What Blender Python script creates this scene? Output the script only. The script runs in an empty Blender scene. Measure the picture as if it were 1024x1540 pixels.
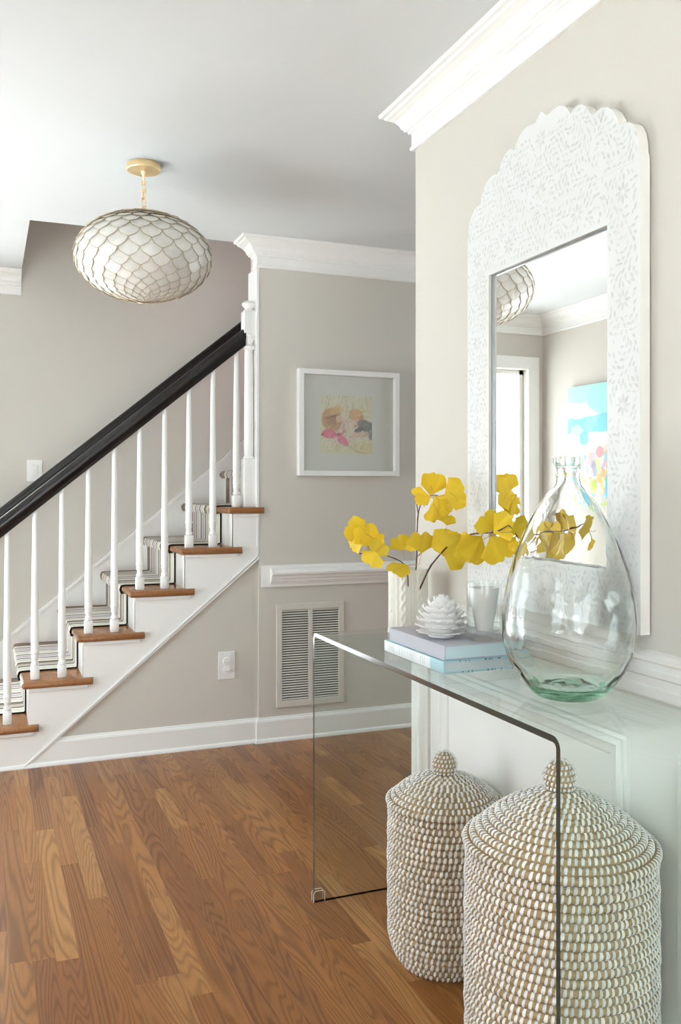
import bpy, bmesh, math, random
import numpy as np
from mathutils import Vector, Matrix

PI = math.pi
random.seed(7)
rng = np.random.default_rng(7)
SC = bpy.context.scene
COL = SC.collection

# ------------------------------------------------------------------ camera
F_PX, YAW, V0, CAM_H = 1330.0, math.radians(21.9), 738.0, 1.22
cam_data = bpy.data.cameras.new('camera')
cam = bpy.data.objects.new('camera', cam_data)
COL.objects.link(cam)
cam.location = (0, 0, CAM_H)
cam.rotation_euler = (PI / 2, 0, -YAW)
cam_data.sensor_fit = 'VERTICAL'
cam_data.sensor_height = 36.0
cam_data.lens = 36.0 * F_PX / 1540.0
cam_data.shift_y = -(770.0 - V0) / 1540.0
cam_data.clip_start = 0.02
SC.camera = cam

# ------------------------------------------------------------------ world, exposure
SC.view_settings.view_transform = 'Standard'
SC.view_settings.look = 'None'
SC.view_settings.gamma = 1.0
SC.view_settings.use_curve_mapping = False
SC.view_settings.exposure = 0.36
SC.cycles.max_bounces = 20
SC.cycles.diffuse_bounces = 7
SC.cycles.glossy_bounces = 8
SC.cycles.transmission_bounces = 16
SC.cycles.transparent_max_bounces = 24
SC.cycles.caustics_reflective = False
SC.cycles.sample_clamp_indirect = 8.0

WORLD_STRENGTH = 5.2
world = bpy.data.worlds.new('overcast_sky')
SC.world = world
world.use_nodes = True
wn = world.node_tree.nodes
bg = wn['Background']
bg.inputs['Color'].default_value = (0.85, 0.935, 1.0, 1)
bg.inputs['Strength'].default_value = WORLD_STRENGTH


def portal(name, loc, size_x, size_y, direction):
    """Daylight portal in a window opening (guides sky light, emits nothing itself)."""
    ld = bpy.data.lights.new(name, 'AREA')
    ld.shape = 'RECTANGLE'
    ld.size, ld.size_y = size_x, size_y
    ld.cycles.is_portal = True
    o = bpy.data.objects.new(name, ld)
    COL.objects.link(o)
    o.location = loc
    o.rotation_euler = Vector(direction).to_track_quat('-Z', 'Y').to_euler()
    return o


sun_data = bpy.data.lights.new('sun', 'SUN')
sun_data.energy = 40.0
sun_data.angle = math.radians(3)
sun_data.color = (1.0, 0.985, 0.96)
sun = bpy.data.objects.new('sun', sun_data)
COL.objects.link(sun)
sun.location = (0, 12, 30)
sun.rotation_euler = Vector((0.03, -0.14, -1.0)).to_track_quat('-Z', 'Y').to_euler()   # almost overhead

# main dimensions (metres; camera stands over the origin, X right, Y forward)
XL, XR = -1.113, 1.268          # left wall, right wall faces
YB, YF, YREAR = 4.12, 5.21, -2.6  # picture wall, stairwell wall, wall behind camera
YEND = 2.515                    # where the right wall ends
HC = 2.43                       # ceiling
# window openings: (Y0, Y1, Z0, Z1) in the left wall
LW1 = (2.55, 3.80, 0.12, 2.05)
LW2 = (-1.6, 0.1, 0.60, 2.12)
# openings in the rear wall (X0, X1, Z0, Z1)
RW = (-0.95, 1.1, 0.3, 2.2)
# glazed door in the stairwell wall (X0, X1, Z0, Z1)
FD = (-0.985, -0.06, 0.0, 2.06)
# added unseen upstairs window (Y0, Y1, Z0, Z1) to light the stairwell
UW = (4.4, 5.1, 3.3, 4.7)
XU = 3.6
# added unseen window lighting the side hall (Y0, Y1, Z0, Z1)
HW = (2.75, 3.75, 0.75, 2.1)

portal('daylight_portal', (XL - 0.1, (LW1[0] + LW1[1]) / 2, (LW1[2] + LW1[3]) / 2), LW1[1] - LW1[0], LW1[3] - LW1[2], (1, 0, 0))
portal('daylight_portal', (XL - 0.1, (LW2[0] + LW2[1]) / 2, (LW2[2] + LW2[3]) / 2), LW2[1] - LW2[0], LW2[3] - LW2[2], (1, 0, 0))
portal('daylight_portal', ((RW[0] + RW[1]) / 2, YREAR - 0.1, (RW[2] + RW[3]) / 2), RW[1] - RW[0], RW[3] - RW[2], (0, 1, 0))
portal('daylight_portal', ((FD[0] + FD[1]) / 2, YF + 0.1, (FD[2] + FD[3]) / 2), FD[1] - FD[0], FD[3] - FD[2], (0, -1, 0))
portal('daylight_portal', (XU + 0.1, (UW[0] + UW[1]) / 2, (UW[2] + UW[3]) / 2), UW[1] - UW[0], UW[3] - UW[2], (-1, 0, 0))  # sky light through the added upstairs window

portal('daylight_portal', (4.12, (HW[0] + HW[1]) / 2, (HW[2] + HW[3]) / 2), HW[1] - HW[0], HW[3] - HW[2], (-1, 0, 0))  # sky light through the added hall window


# ------------------------------------------------------------------ material helpers
def srgb(r, g, b):
    def f(c):
        c /= 255.0
        return c / 12.92 if c <= 0.04045 else ((c + 0.055) / 1.055) ** 2.4
    return (f(r), f(g), f(b), 1.0)


class NT:
    def __init__(self, name):
        self.m = bpy.data.materials.new(name)
        self.m.use_nodes = True
        self.t = self.m.node_tree
        self.t.nodes.clear()
        self.out = self.n('ShaderNodeOutputMaterial')

    def n(self, kind, **kw):
        nd = self.t.nodes.new(kind)
        for k, v in kw.items():
            if k.startswith('i_'):
                nd.inputs[k[2:].replace('_', ' ')].default_value = v
            else:
                setattr(nd, k, v)
        return nd

    def l(self, a, b):
        self.t.links.new(a, b)

    def math(self, op, a, b=None, c=None):
        nd = self.n('ShaderNodeMath', operation=op)
        for i, v in enumerate((a, b, c)):
            if v is None:
                continue
            if isinstance(v, (int, float)):
                nd.inputs[i].default_value = v
            else:
                self.l(v, nd.inputs[i])
        return nd.outputs[0]

    def mixc(self, fac, a, b, mode='MIX'):
        nd = self.n('ShaderNodeMix', data_type='RGBA', blend_type=mode)
        for i, v in ((0, fac), (6, a), (7, b)):
            if isinstance(v, (int, float)):
                nd.inputs[i].default_value = v
            elif isinstance(v, tuple):
                nd.inputs[i].default_value = v
            else:
                self.l(v, nd.inputs[i])
        return nd.outputs[2]

    def ramp(self, fac, stops, interp='LINEAR'):
        nd = self.n('ShaderNodeValToRGB')
        cr = nd.color_ramp
        cr.interpolation = interp
        while len(cr.elements) < len(stops):
            cr.elements.new(0.5)
        for e, (p, c) in zip(cr.elements, stops):
            e.position = p
            e.color = c
        self.l(fac, nd.inputs[0])
        return nd.outputs[0]


def mat(name, col, rough=0.5, metal=0.0, var=0.04, scale=8.0, bump=0.0, bscale=60.0, spec=0.5, island=0.0, sheen=0.0, coat=0.0):
    k = NT(name)
    p = k.n('ShaderNodeBsdfPrincipled')
    tc = k.n('ShaderNodeTexCoord')
    nz = k.n('ShaderNodeTexNoise')
    nz.inputs['Scale'].default_value = scale
    k.l(tc.outputs['Object'], nz.inputs['Vector'])
    lo = tuple(c * (1 - var) for c in col[:3]) + (1,)
    hi = tuple(min(1, c * (1 + var)) for c in col[:3]) + (1,)
    c = k.mixc(nz.outputs['Fac'], lo, hi)
    if island:
        g = k.n('ShaderNodeNewGeometry')
        v = k.math('MULTIPLY_ADD', g.outputs['Random Per Island'], island, 1 - island * 0.6)
        hs = k.n('ShaderNodeHueSaturation')
        k.l(c, hs.inputs['Color'])
        k.l(v, hs.inputs['Value'])
        c = hs.outputs[0]
    k.l(c, p.inputs['Base Color'])
    p.inputs['Roughness'].default_value = rough
    p.inputs['Metallic'].default_value = metal
    p.inputs['Specular IOR Level'].default_value = spec
    p.inputs['Coat Weight'].default_value = coat
    p.inputs['Coat Roughness'].default_value = 0.1
    if bump:
        nb = k.n('ShaderNodeTexNoise')
        nb.inputs['Scale'].default_value = bscale
        nb.inputs['Detail'].default_value = 4
        k.l(tc.outputs['Object'], nb.inputs['Vector'])
        b = k.n('ShaderNodeBump')
        b.inputs['Strength'].default_value = bump
        b.inputs['Distance'].default_value = 0.01
        k.l(nb.outputs['Fac'], b.inputs['Height'])
        k.l(b.outputs[0], p.inputs['Normal'])
    k.l(p.outputs[0], k.out.inputs[0])
    return k.m


M = {}
M['wall'] = mat('greige_wall_paint', (0.605, 0.575, 0.525, 1), 0.75, var=0.012, bump=0.03, bscale=300, spec=0.25)
M['pink'] = mat('pink_bounce_paint', (0.84, 0.50, 0.62, 1), 0.8, var=0.01, spec=0.2)  # pink given to unseen surfaces to tint the bounced light
M['ceiling'] = mat('ceiling_white_paint', (0.655, 0.668, 0.675, 1), 0.9, var=0.01, spec=0.1)
M['trim'] = mat('white_trim_paint', (0.83, 0.825, 0.805, 1), 0.32, var=0.01, spec=0.4)
M['rail'] = mat('black_stained_rail', (0.010, 0.008, 0.008, 1), 0.28, var=0.3, scale=30, spec=0.45, coat=0.15)
M['brass'] = mat('satin_brass', (0.92, 0.70, 0.40, 1), 0.45, 0.85, var=0.05)
M['wire'] = mat('thin_brass_wire', (0.56, 0.44, 0.28, 1), 0.4, 0.5, var=0.05)
M['bark'] = mat('brown_twig_bark', srgb(92, 66, 56), 0.8, var=0.25, scale=200, bump=0.3, bscale=400)
M['stalk'] = mat('pale_leaf_stalk', srgb(205, 165, 90), 0.6, var=0.1)
M['plastic'] = mat('white_plastic', (0.82, 0.81, 0.79, 1), 0.35, var=0.01)
M['vent'] = mat('painted_vent_metal', (0.66, 0.63, 0.575, 1), 0.45, var=0.02)
M['dark'] = mat('dark_backing', (0.045, 0.043, 0.04, 1), 0.9, var=0.1)  # near-black backing; at the vent it stands for the shade inside the duct
M['ceramic'] = mat('matte_white_ceramic', (0.80, 0.79, 0.78, 1), 0.45, var=0.02, scale=30)
M['knit'] = mat('cream_cable_ceramic', (0.82, 0.80, 0.73, 1), 0.5, var=0.03, scale=60, bump=0.12, bscale=500)
M['seagrass'] = mat('golden_seagrass_coil', srgb(176, 152, 114), 0.8, var=0.2, scale=60, bump=0.5, bscale=250)
M['stitch'] = mat('white_woven_stitch', (0.80, 0.78, 0.76, 1), 0.55, var=0.05, scale=80, island=0.28)
M['mat_board'] = mat('off_white_mat_board', (0.74, 0.74, 0.70, 1), 0.8, var=0.01)
M['bone'] = mat('white_resin_inlay_ground', (0.72, 0.725, 0.715, 1), 0.4, var=0.02, scale=20)
M['leaf_inlay'] = mat('pearly_bone_leaf_pieces', (0.63, 0.64, 0.625, 1), 0.35, var=0.05, scale=25, island=0.14)
M['bone_edge'] = mat('mirror_edge_bone', (0.72, 0.70, 0.655, 1), 0.45, var=0.04, scale=30)
M['lavender'] = mat('lavender_grey_book_cloth', srgb(186, 187, 196), 0.7, var=0.04, scale=40, bump=0.1, bscale=600)
M['sky_cover'] = mat('pale_blue_book_cover', srgb(176, 214, 224), 0.4, var=0.05, scale=20)
M['spine_white'] = mat('white_printed_spine', srgb(236, 242, 243), 0.4, var=0.02, scale=30)
M['letter'] = mat('pale_grey_spine_print', srgb(222, 232, 235), 0.5, var=0.03)
M['mark'] = mat('dark_blue_cover_print', srgb(60, 78, 96), 0.5, var=0.1)
M['white_insert'] = mat('frosted_white_insert', (0.88, 0.88, 0.87, 1), 0.4, var=0.01)
M['shade_bamboo'] = mat('woven_bamboo_shade', srgb(214, 180, 128), 0.7, var=0.25, scale=120)


def pages_mat(name, col):
    k = NT(name)
    p = k.n('ShaderNodeBsdfPrincipled')
    tc = k.n('ShaderNodeTexCoord')
    w = k.n('ShaderNodeTexWave', bands_direction='Z')
    w.inputs['Scale'].default_value = 300
    w.inputs['Distortion'].default_value = 1.0
    k.l(tc.outputs['Object'], w.inputs['Vector'])
    c = k.mixc(w.outputs['Fac'], tuple(x * 0.9 for x in col[:3]) + (1,), col)
    k.l(c, p.inputs['Base Color'])
    p.inputs['Roughness'].default_value = 0.8
    k.l(p.outputs[0], k.out.inputs[0])
    return k.m


M['pages_blue'] = pages_mat('pale_blue_page_block', srgb(198, 220, 226))
M['pages'] = pages_mat('grey_page_block', srgb(196, 208, 210))


def oak(name, tones, rough, grain=1.0, objspace=True):
    """Stained oak: contour lines of stretched noise make cathedral grain."""
    k = NT(name)
    p = k.n('ShaderNodeBsdfPrincipled')
    tc = k.n('ShaderNodeTexCoord')
    oi = k.n('ShaderNodeObjectInfo')
    g = k.n('ShaderNodeNewGeometry')
    rnd = k.math('FRACT', k.math('ADD', oi.outputs['Random'], k.math('MULTIPLY', g.outputs['Random Per Island'], 0.731)))
    rnd2 = k.math('FRACT', k.math('MULTIPLY', rnd, 17.31))
    rnd3 = k.math('FRACT', k.math('MULTIPLY', rnd, 71.7))
    mp = k.n('ShaderNodeVectorMath', operation='MULTIPLY')
    k.l(tc.outputs['Object'], mp.inputs[0])
    sc = k.n('ShaderNodeCombineXYZ')
    sc.inputs[0].default_value = 11.0
    k.l(k.math('MULTIPLY_ADD', k.math('POWER', rnd2, 1.6), 1.25, 0.28), sc.inputs[1])
    sc.inputs[2].default_value = 3.0
    k.l(sc.outputs[0], mp.inputs[1])
    off = k.n('ShaderNodeVectorMath', operation='ADD')
    k.l(mp.outputs[0], off.inputs[0])
    oc = k.n('ShaderNodeCombineXYZ')
    k.l(k.math('MULTIPLY', rnd, 57.0), oc.inputs[0])
    k.l(k.math('MULTIPLY', rnd2, 91.0), oc.inputs[1])
    k.l(k.math('MULTIPLY', rnd3, 33.0), oc.inputs[2])
    k.l(oc.outputs[0], off.inputs[1])
    nz = k.n('ShaderNodeTexNoise')
    nz.inputs['Scale'].default_value = 1.0
    nz.inputs['Detail'].default_value = 2.0
    nz.inputs['Roughness'].default_value = 0.30
    nz.inputs['Distortion'].default_value = 0.25
    k.l(off.outputs[0], nz.inputs['Vector'])
    freq = k.math('MULTIPLY_ADD', rnd3, 80.0, 125.0)
    s = k.math('SINE', k.math('MULTIPLY', nz.outputs['Fac'], freq))
    s = k.math('MULTIPLY_ADD', s, 0.5, 0.5)
    s = k.math('POWER', s, 2.0)
    # fine pores along the board
    mp2 = k.n('ShaderNodeVectorMath', operation='MULTIPLY')
    k.l(tc.outputs['Object'], mp2.inputs[0])
    mp2.inputs[1].default_value = (420.0, 14.0, 60.0)
    off2 = k.n('ShaderNodeVectorMath', operation='ADD')
    k.l(mp2.outputs[0], off2.inputs[0])
    k.l(oc.outputs[0], off2.inputs[1])
    nf = k.n('ShaderNodeTexNoise')
    nf.inputs['Scale'].default_value = 1.0
    nf.inputs['Detail'].default_value = 2.0
    k.l(off2.outputs[0], nf.inputs['Vector'])
    base = k.ramp(rnd, [(i / max(1, len(tones) - 1), t) for i, t in enumerate(tones)])
    dark = k.mixc(1.0, base, (0.36, 0.30, 0.27, 1), 'MULTIPLY')
    # grain strength differs from board to board
    gs = k.math('MULTIPLY', s, k.math('MULTIPLY_ADD', rnd3, -0.22 * grain, 0.66 * grain))
    c = k.mixc(gs, base, dark)
    pf = k.math('MULTIPLY', k.math('GREATER_THAN', nf.outputs['Fac'], 0.56), 0.22 * grain)
    c = k.mixc(pf, c, dark)
    blotch = k.n('ShaderNodeTexNoise')
    blotch.inputs['Scale'].default_value = 5.0
    k.l(off.outputs[0], blotch.inputs['Vector'])
    k.l(c, p.inputs['Base Color'])
    k.l(k.math('MULTIPLY_ADD', s, 0.05, rough), p.inputs['Roughness'])
    p.inputs['Specular IOR Level'].default_value = 0.45
    b = k.n('ShaderNodeBump')
    b.inputs['Strength'].default_value = 0.03
    b.inputs['Distance'].default_value = 0.001
    k.l(s, b.inputs['Height'])
    k.l(b.outputs[0], p.inputs['Normal'])
    k.l(p.outputs[0], k.out.inputs[0])
    return k.m


M['floor'] = oak('stained_oak_floor_board', [srgb(134, 84, 44), srgb(170, 117, 64), srgb(148, 95, 49), srgb(158, 104, 54), srgb(188, 138, 82), srgb(140, 88, 46), srgb(166, 111, 60), srgb(145, 94, 51)], 0.31)
M['tread'] = oak('golden_oak_stair_tread', [srgb(148, 98, 58), srgb(162, 112, 70)], 0.2, 0.5)


def sheet_glass(name, tint, rough=0.0, ior=1.5):
    """Flat float glass: clear through, Fresnel reflection on each face, faint tint."""
    k = NT(name)
    tr = k.n('ShaderNodeBsdfTransparent')
    tr.inputs[0].default_value = tint
    gl = k.n('ShaderNodeBsdfGlossy')
    gl.inputs['Roughness'].default_value = rough
    fr = k.n('ShaderNodeFresnel')
    # same air-to-glass reflectance on the entering and the leaving face
    ge = k.n('ShaderNodeNewGeometry')
    k.l(k.math('MULTIPLY_ADD', ge.outputs['Backfacing'], 1.0 / ior - ior, ior), fr.inputs[0])
    mx = k.n('ShaderNodeMixShader')
    k.l(fr.outputs[0], mx.inputs[0])
    k.l(tr.outputs[0], mx.inputs[1])
    k.l(gl.outputs[0], mx.inputs[2])
    k.l(mx.outputs[0], k.out.inputs[0])
    return k.m


M['pane'] = sheet_glass('clear_window_pane', (0.98, 0.99, 0.985, 1), ior=1.25)
M['frame_glass'] = sheet_glass('picture_glass', (0.985, 0.99, 0.985, 1), ior=1.4)
M['table_glass'] = sheet_glass('tinted_table_glass', (0.935, 0.968, 0.952, 1), ior=1.38)
M['guard'] = sheet_glass('clear_plastic_guard', (0.97, 0.97, 0.97, 1), ior=1.5)


def real_glass(name, col, density, ior=1.46, bump=0.0, bscale=12):
    k = NT(name)
    g = k.n('ShaderNodeBsdfGlass')
    g.inputs['Color'].default_value = (1, 1, 1, 1)
    g.inputs['Roughness'].default_value = 0.0
    g.inputs['IOR'].default_value = ior
    if density:
        va = k.n('ShaderNodeVolumeAbsorption')
        va.inputs['Color'].default_value = col
        va.inputs['Density'].default_value = density
        k.l(va.outputs[0], k.out.inputs['Volume'])
    if bump:
        tc = k.n('ShaderNodeTexCoord')
        nb = k.n('ShaderNodeTexNoise')
        nb.inputs['Scale'].default_value = bscale
        nb.inputs['Detail'].default_value = 2
        k.l(tc.outputs['Object'], nb.inputs['Vector'])
        b = k.n('ShaderNodeBump')
        b.inputs['Strength'].default_value = bump
        b.inputs['Distance'].default_value = 0.02
        k.l(nb.outputs['Fac'], b.inputs['Height'])
        k.l(b.outputs[0], g.inputs['Normal'])
    k.l(g.outputs[0], k.out.inputs[0])
    return k.m


M['vase_glass'] = real_glass('recycled_green_glass', (0.50, 0.82, 0.68, 1), 16.0, 1.36, 0.25, 14)
M['tumbler_glass'] = sheet_glass('clear_tumbler_glass', (0.97, 0.98, 0.975, 1), ior=1.5)


def edge_glass():
    k = NT('dark_green_glass_edge')
    p = k.n('ShaderNodeBsdfPrincipled')
    tc = k.n('ShaderNodeTexCoord')
    nz = k.n('ShaderNodeTexNoise')
    nz.inputs['Scale'].default_value = 3
    k.l(tc.outputs['Object'], nz.inputs['Vector'])
    c = k.mixc(nz.outputs['Fac'], (0.014, 0.022, 0.018, 1), (0.05, 0.066, 0.058, 1))
    k.l(c, p.inputs['Base Color'])
    p.inputs['Roughness'].default_value = 0.12
    p.inputs['Specular IOR Level'].default_value = 0.6
    k.l(p.outputs[0], k.out.inputs[0])
    return k.m


M['glass_edge'] = edge_glass()


def mirror_mat():
    k = NT('silvered_mirror')
    p = k.n('ShaderNodeBsdfPrincipled')
    p.inputs['Base Color'].default_value = (0.93, 0.94, 0.935, 1)
    p.inputs['Metallic'].default_value = 1.0
    p.inputs['Roughness'].default_value = 0.0
    k.l(p.outputs[0], k.out.inputs[0])
    return k.m


M['mirror'] = mirror_mat()


def translucent(name, col, fac, rough, island=0.0, spec=0.5, objrand=0.0, vscale=25.0, var=0.08):
    k = NT(name)
    p = k.n('ShaderNodeBsdfPrincipled')
    t = k.n('ShaderNodeBsdfTranslucent')
    tc = k.n('ShaderNodeTexCoord')
    nz = k.n('ShaderNodeTexNoise')
    nz.inputs['Scale'].default_value = vscale
    nz.inputs['Detail'].default_value = 4
    k.l(tc.outputs['Object'], nz.inputs['Vector'])
    c = k.mixc(nz.outputs['Fac'], tuple(x * (1 - var) for x in col[:3]) + (1,), tuple(min(1, x * (1 + var)) for x in col[:3]) + (1,))
    if objrand:
        oi = k.n('ShaderNodeObjectInfo')
        hs = k.n('ShaderNodeHueSaturation')
        k.l(k.math('MULTIPLY_ADD', oi.outputs['Random'], objrand, 1 - objrand * 0.5), hs.inputs['Value'])
        k.l(c, hs.inputs['Color'])
        c = hs.outputs[0]
    k.l(c, p.inputs['Base Color'])
    k.l(c, t.inputs['Color'])
    p.inputs['Roughness'].default_value = rough
    p.inputs['Specular IOR Level'].default_value = spec
    mx = k.n('ShaderNodeMixShader')
    mx.inputs[0].default_value = fac
    k.l(p.outputs[0], mx.inputs[1])
    k.l(t.outputs[0], mx.inputs[2])
    k.l(mx.outputs[0], k.out.inputs[0])
    return k.m


M['capiz'] = translucent('capiz_shell', (0.84, 0.825, 0.79, 1), 0.3, 0.22, spec=0.6, objrand=0.16, vscale=40)
M['ginkgo'] = translucent('yellow_ginkgo_leaf', (0.90, 0.70, 0.055, 1), 0.35, 0.5, spec=0.3, objrand=0.25, vscale=45, var=0.1)
M['lamp_inner'] = translucent('white_lamp_liner', (0.8, 0.79, 0.76, 1), 0.4, 0.6)


def runner_mat(y0, y1):
    k = NT('striped_woven_runner')
    p = k.n('ShaderNodeBsdfPrincipled')
    tc = k.n('ShaderNodeTexCoord')
    sx = k.n('ShaderNodeSeparateXYZ')
    k.l(tc.outputs['Object'], sx.inputs[0])
    fac = k.math('DIVIDE', k.math('SUBTRACT', sx.outputs[1], y0), y1 - y0)
    cream, lav, taupe, grey, blk = srgb(232, 228, 216), srgb(218, 208, 208), srgb(150, 134, 122), srgb(196, 190, 178), srgb(40, 36, 42)
    seq = [(.008, blk), (.055, cream), (.010, grey), (.045, cream), (.018, blk), (.050, grey), (.012, cream), (.045, taupe), (.018, blk),
           (.060, cream), (.010, taupe), (.040, cream), (.018, blk), (.055, lav), (.012, taupe), (.045, lav), (.018, blk),
           (.060, cream), (.012, grey), (.040, cream), (.018, blk), (.050, lav), (.012, taupe), (.050, lav), (.018, blk), (.06, cream), (.10, taupe)]
    tot = sum(w for w, _ in seq)
    stops, acc = [], 0.0
    for w, c in seq:
        stops.append((acc / tot, c))
        acc += w
    c = k.ramp(fac, stops, 'CONSTANT')
    nz = k.n('ShaderNodeTexNoise')
    nz.inputs['Scale'].default_value = 350
    k.l(tc.outputs['Object'], nz.inputs['Vector'])
    c = k.mixc(k.math('MULTIPLY', nz.outputs['Fac'], 0.4), c, (0.55, 0.53, 0.5, 1), 'MULTIPLY')
    k.l(c, p.inputs['Base Color'])
    p.inputs['Roughness'].default_value = 0.95
    p.inputs['Specular IOR Level'].default_value = 0.1
    b = k.n('ShaderNodeBump')
    b.inputs['Strength'].default_value = 0.5
    b.inputs['Distance'].default_value = 0.004
    k.l(nz.outputs['Fac'], b.inputs['Height'])
    k.l(b.outputs[0], p.inputs['Normal'])
    k.l(p.outputs[0], k.out.inputs[0])
    return k.m


def painted_mat(name, rough=0.7):
    k = NT(name)
    p = k.n('ShaderNodeBsdfPrincipled')
    a = k.n('ShaderNodeVertexColor')
    a.layer_name = 'paint'
    k.l(a.outputs[0], p.inputs['Base Color'])
    p.inputs['Roughness'].default_value = rough
    k.l(p.outputs[0], k.out.inputs[0])
    return k.m


# ------------------------------------------------------------------ mesh helpers
class MB:
    """Collects shapes; build() links them as one mesh object."""
    def __init__(self):
        self.v, self.f, self.mi = [], [], []

    def add(self, verts, faces, mi=0):
        o = len(self.v)
        self.v += [tuple(p) for p in verts]
        self.f += [tuple(o + i for i in f) for f in faces]
        self.mi += [mi] * len(faces)
        return self

    def box(self, x0, x1, y0, y1, z0, z1, mi=0):
        v = [(x0, y0, z0), (x1, y0, z0), (x1, y1, z0), (x0, y1, z0), (x0, y0, z1), (x1, y0, z1), (x1, y1, z1), (x0, y1, z1)]
        f = [(0, 3, 2, 1), (4, 5, 6, 7), (0, 1, 5, 4), (1, 2, 6, 5), (2, 3, 7, 6), (3, 0, 4, 7)]
        return self.add(v, f, mi)

    def rbox(self, x0, x1, y0, y1, z0, z1, b=0.004, seg=2, mi=0):
        bm = bmesh.new()
        bmesh.ops.create_cube(bm, size=1.0)
        for v in bm.verts:
            v.co = Vector(((x0 + x1) / 2 + v.co.x * (x1 - x0), (y0 + y1) / 2 + v.co.y * (y1 - y0), (z0 + z1) / 2 + v.co.z * (z1 - z0)))
        bmesh.ops.bevel(bm, geom=bm.edges[:], offset=b, segments=seg, affect='EDGES', profile=0.5)
        return self.addbm(bm, mi)

    def addbm(self, bm, mi=0):
        bm.verts.index_update()
        self.add([v.co for v in bm.verts], [[v.index for v in f.verts] for f in bm.faces], mi)
        bm.free()
        return self

    def lathe(self, prof, n=32, c=(0, 0, 0), mi=0, cap0=True, cap1=True, rfun=None):
        o = []
        for r, z in prof:
            for i in range(n):
                a = 2 * PI * i / n
                rr = rfun(r, a, z) if rfun else r
                o.append((c[0] + rr * math.cos(a), c[1] + rr * math.sin(a), c[2] + z))
        f = []
        for j in range(len(prof) - 1):
            for i in range(n):
                k = (i + 1) % n
                f.append((j * n + i, j * n + k, (j + 1) * n + k, (j + 1) * n + i))
        if cap0:
            f.append(tuple(range(n - 1, -1, -1)))
        if cap1:
            m = (len(prof) - 1) * n
            f.append(tuple(m + i for i in range(n)))
        return self.add(o, f, mi)

    def tube(self, pts, r, n=8, mi=0, closed=False, caps=True):
        pts = [Vector(p) for p in pts]
        rs = r if isinstance(r, (list, tuple)) else [r] * len(pts)
        N = len(pts)
        o, f = [], []
        up = None
        for i, p in enumerate(pts):
            a = pts[(i - 1) % N] if (closed or i > 0) else p
            b = pts[(i + 1) % N] if (closed or i < N - 1) else p
            t = (b - a).normalized()
            if up is None:
                up = t.orthogonal().normalized()
            s = t.cross(up)
            if s.length < 1e-6:
                up = t.orthogonal().normalized()
                s = t.cross(up)
            s.normalize()
            up = s.cross(t).normalized()
            for k in range(n):
                an = 2 * PI * k / n
                o.append(p + (s * math.cos(an) + up * math.sin(an)) * rs[i])
        for i in range(N if closed else N - 1):
            j = (i + 1) % N
            for k in range(n):
                l = (k + 1) % n
                f.append((i * n + k, i * n + l, j * n + l, j * n + k))
        if caps and not closed:
            f.append(tuple(range(n - 1, -1, -1)))
            f.append(tuple((N - 1) * n + k for k in range(n)))
        return self.add(o, f, mi)

    def extrude(self, poly, vec, mi=0, at=(0, 0, 0), ax=((1, 0, 0), (0, 0, 1))):
        """poly: 2D points laid on axes ax at origin at; extruded by vec."""
        a, b, o, vec = Vector(ax[0]), Vector(ax[1]), Vector(at), Vector(vec)
        n = len(poly)
        p = [o + a * x + b * y for x, y in poly]
        q = [w + vec for w in p]
        f = [tuple(range(n)), tuple(range(2 * n - 1, n - 1, -1))]
        f += [(i, n + i, n + (i + 1) % n, (i + 1) % n) for i in range(n)]
        return self.add(p + q, f, mi)

    def sweep(self, path, prof, side=1, closed=False, mi=0):
        """mitred moulding: path of (x, y), prof of (offset, z); side 1 = left of travel."""
        P = [Vector((x, y)) for x, y in path]
        n = len(P)
        o, f = [], []
        for i, p in enumerate(P):
            d0 = (p - P[i - 1]).normalized() if (i > 0 or closed) else None
            d1 = (P[(i + 1) % n] - p).normalized() if (i < n - 1 or closed) else None
            d0, d1 = d0 or d1, d1 or d0
            n0, n1 = Vector((-d0.y, d0.x)) * side, Vector((-d1.y, d1.x)) * side
            m = n0 + n1
            m = m / max(1e-6, m.dot(n0))
            for w, z in prof:
                o.append((p.x + m.x * w, p.y + m.y * w, z))
        k = len(prof)
        for i in range(n if closed else n - 1):
            j = (i + 1) % n
            for a in range(k):
                b = (a + 1) % k
                f.append((i * k + a, i * k + b, j * k + b, j * k + a))
        if not closed:
            f.append(tuple(range(k)))
            f.append(tuple((n - 1) * k + a for a in range(k - 1, -1, -1)))
        return self.add(o, f, mi)

    def mesh(self, name, mats, smooth=False, angle=None):
        me = bpy.data.meshes.new(name)
        me.from_pydata(self.v, [], self.f)
        for m in (mats if isinstance(mats, (list, tuple)) else [mats]):
            me.materials.append(m)
        if any(self.mi):
            me.polygons.foreach_set('material_index', self.mi)
        bm = bmesh.new()
        bm.from_mesh(me)
        bmesh.ops.recalc_face_normals(bm, faces=bm.faces[:])
        if smooth:
            lim = math.radians(angle or 40)
            for fc in bm.faces:
                fc.smooth = True
            for e in bm.edges:
                if len(e.link_faces) == 2 and e.calc_face_angle(0) > lim:
                    e.smooth = False
        bm.to_mesh(me)
        bm.free()
        return me

    def build(self, name, mats, parent=None, smooth=False, angle=None, loc=(0, 0, 0)):
        o = bpy.data.objects.new(name, self.mesh(name, mats, smooth, angle))
        COL.objects.link(o)
        o.location = loc
        if parent:
            o.parent = parent
        return o


def obj(name, me, parent=None, loc=(0, 0, 0), rot=(0, 0, 0), scale=(1, 1, 1), matrix=None):
    o = bpy.data.objects.new(name, me)
    COL.objects.link(o)
    if parent:
        o.parent = parent
    if matrix is not None:
        o.matrix_local = matrix
    else:
        o.location, o.rotation_euler, o.scale = loc, rot, scale
    return o


def tag(o, label=None, cat=None, group=None, kind=None):
    if label:
        o['label'] = label
    if cat:
        o['category'] = cat
    if group:
        o['group'] = group
    if kind:
        o['kind'] = kind
    return o


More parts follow.
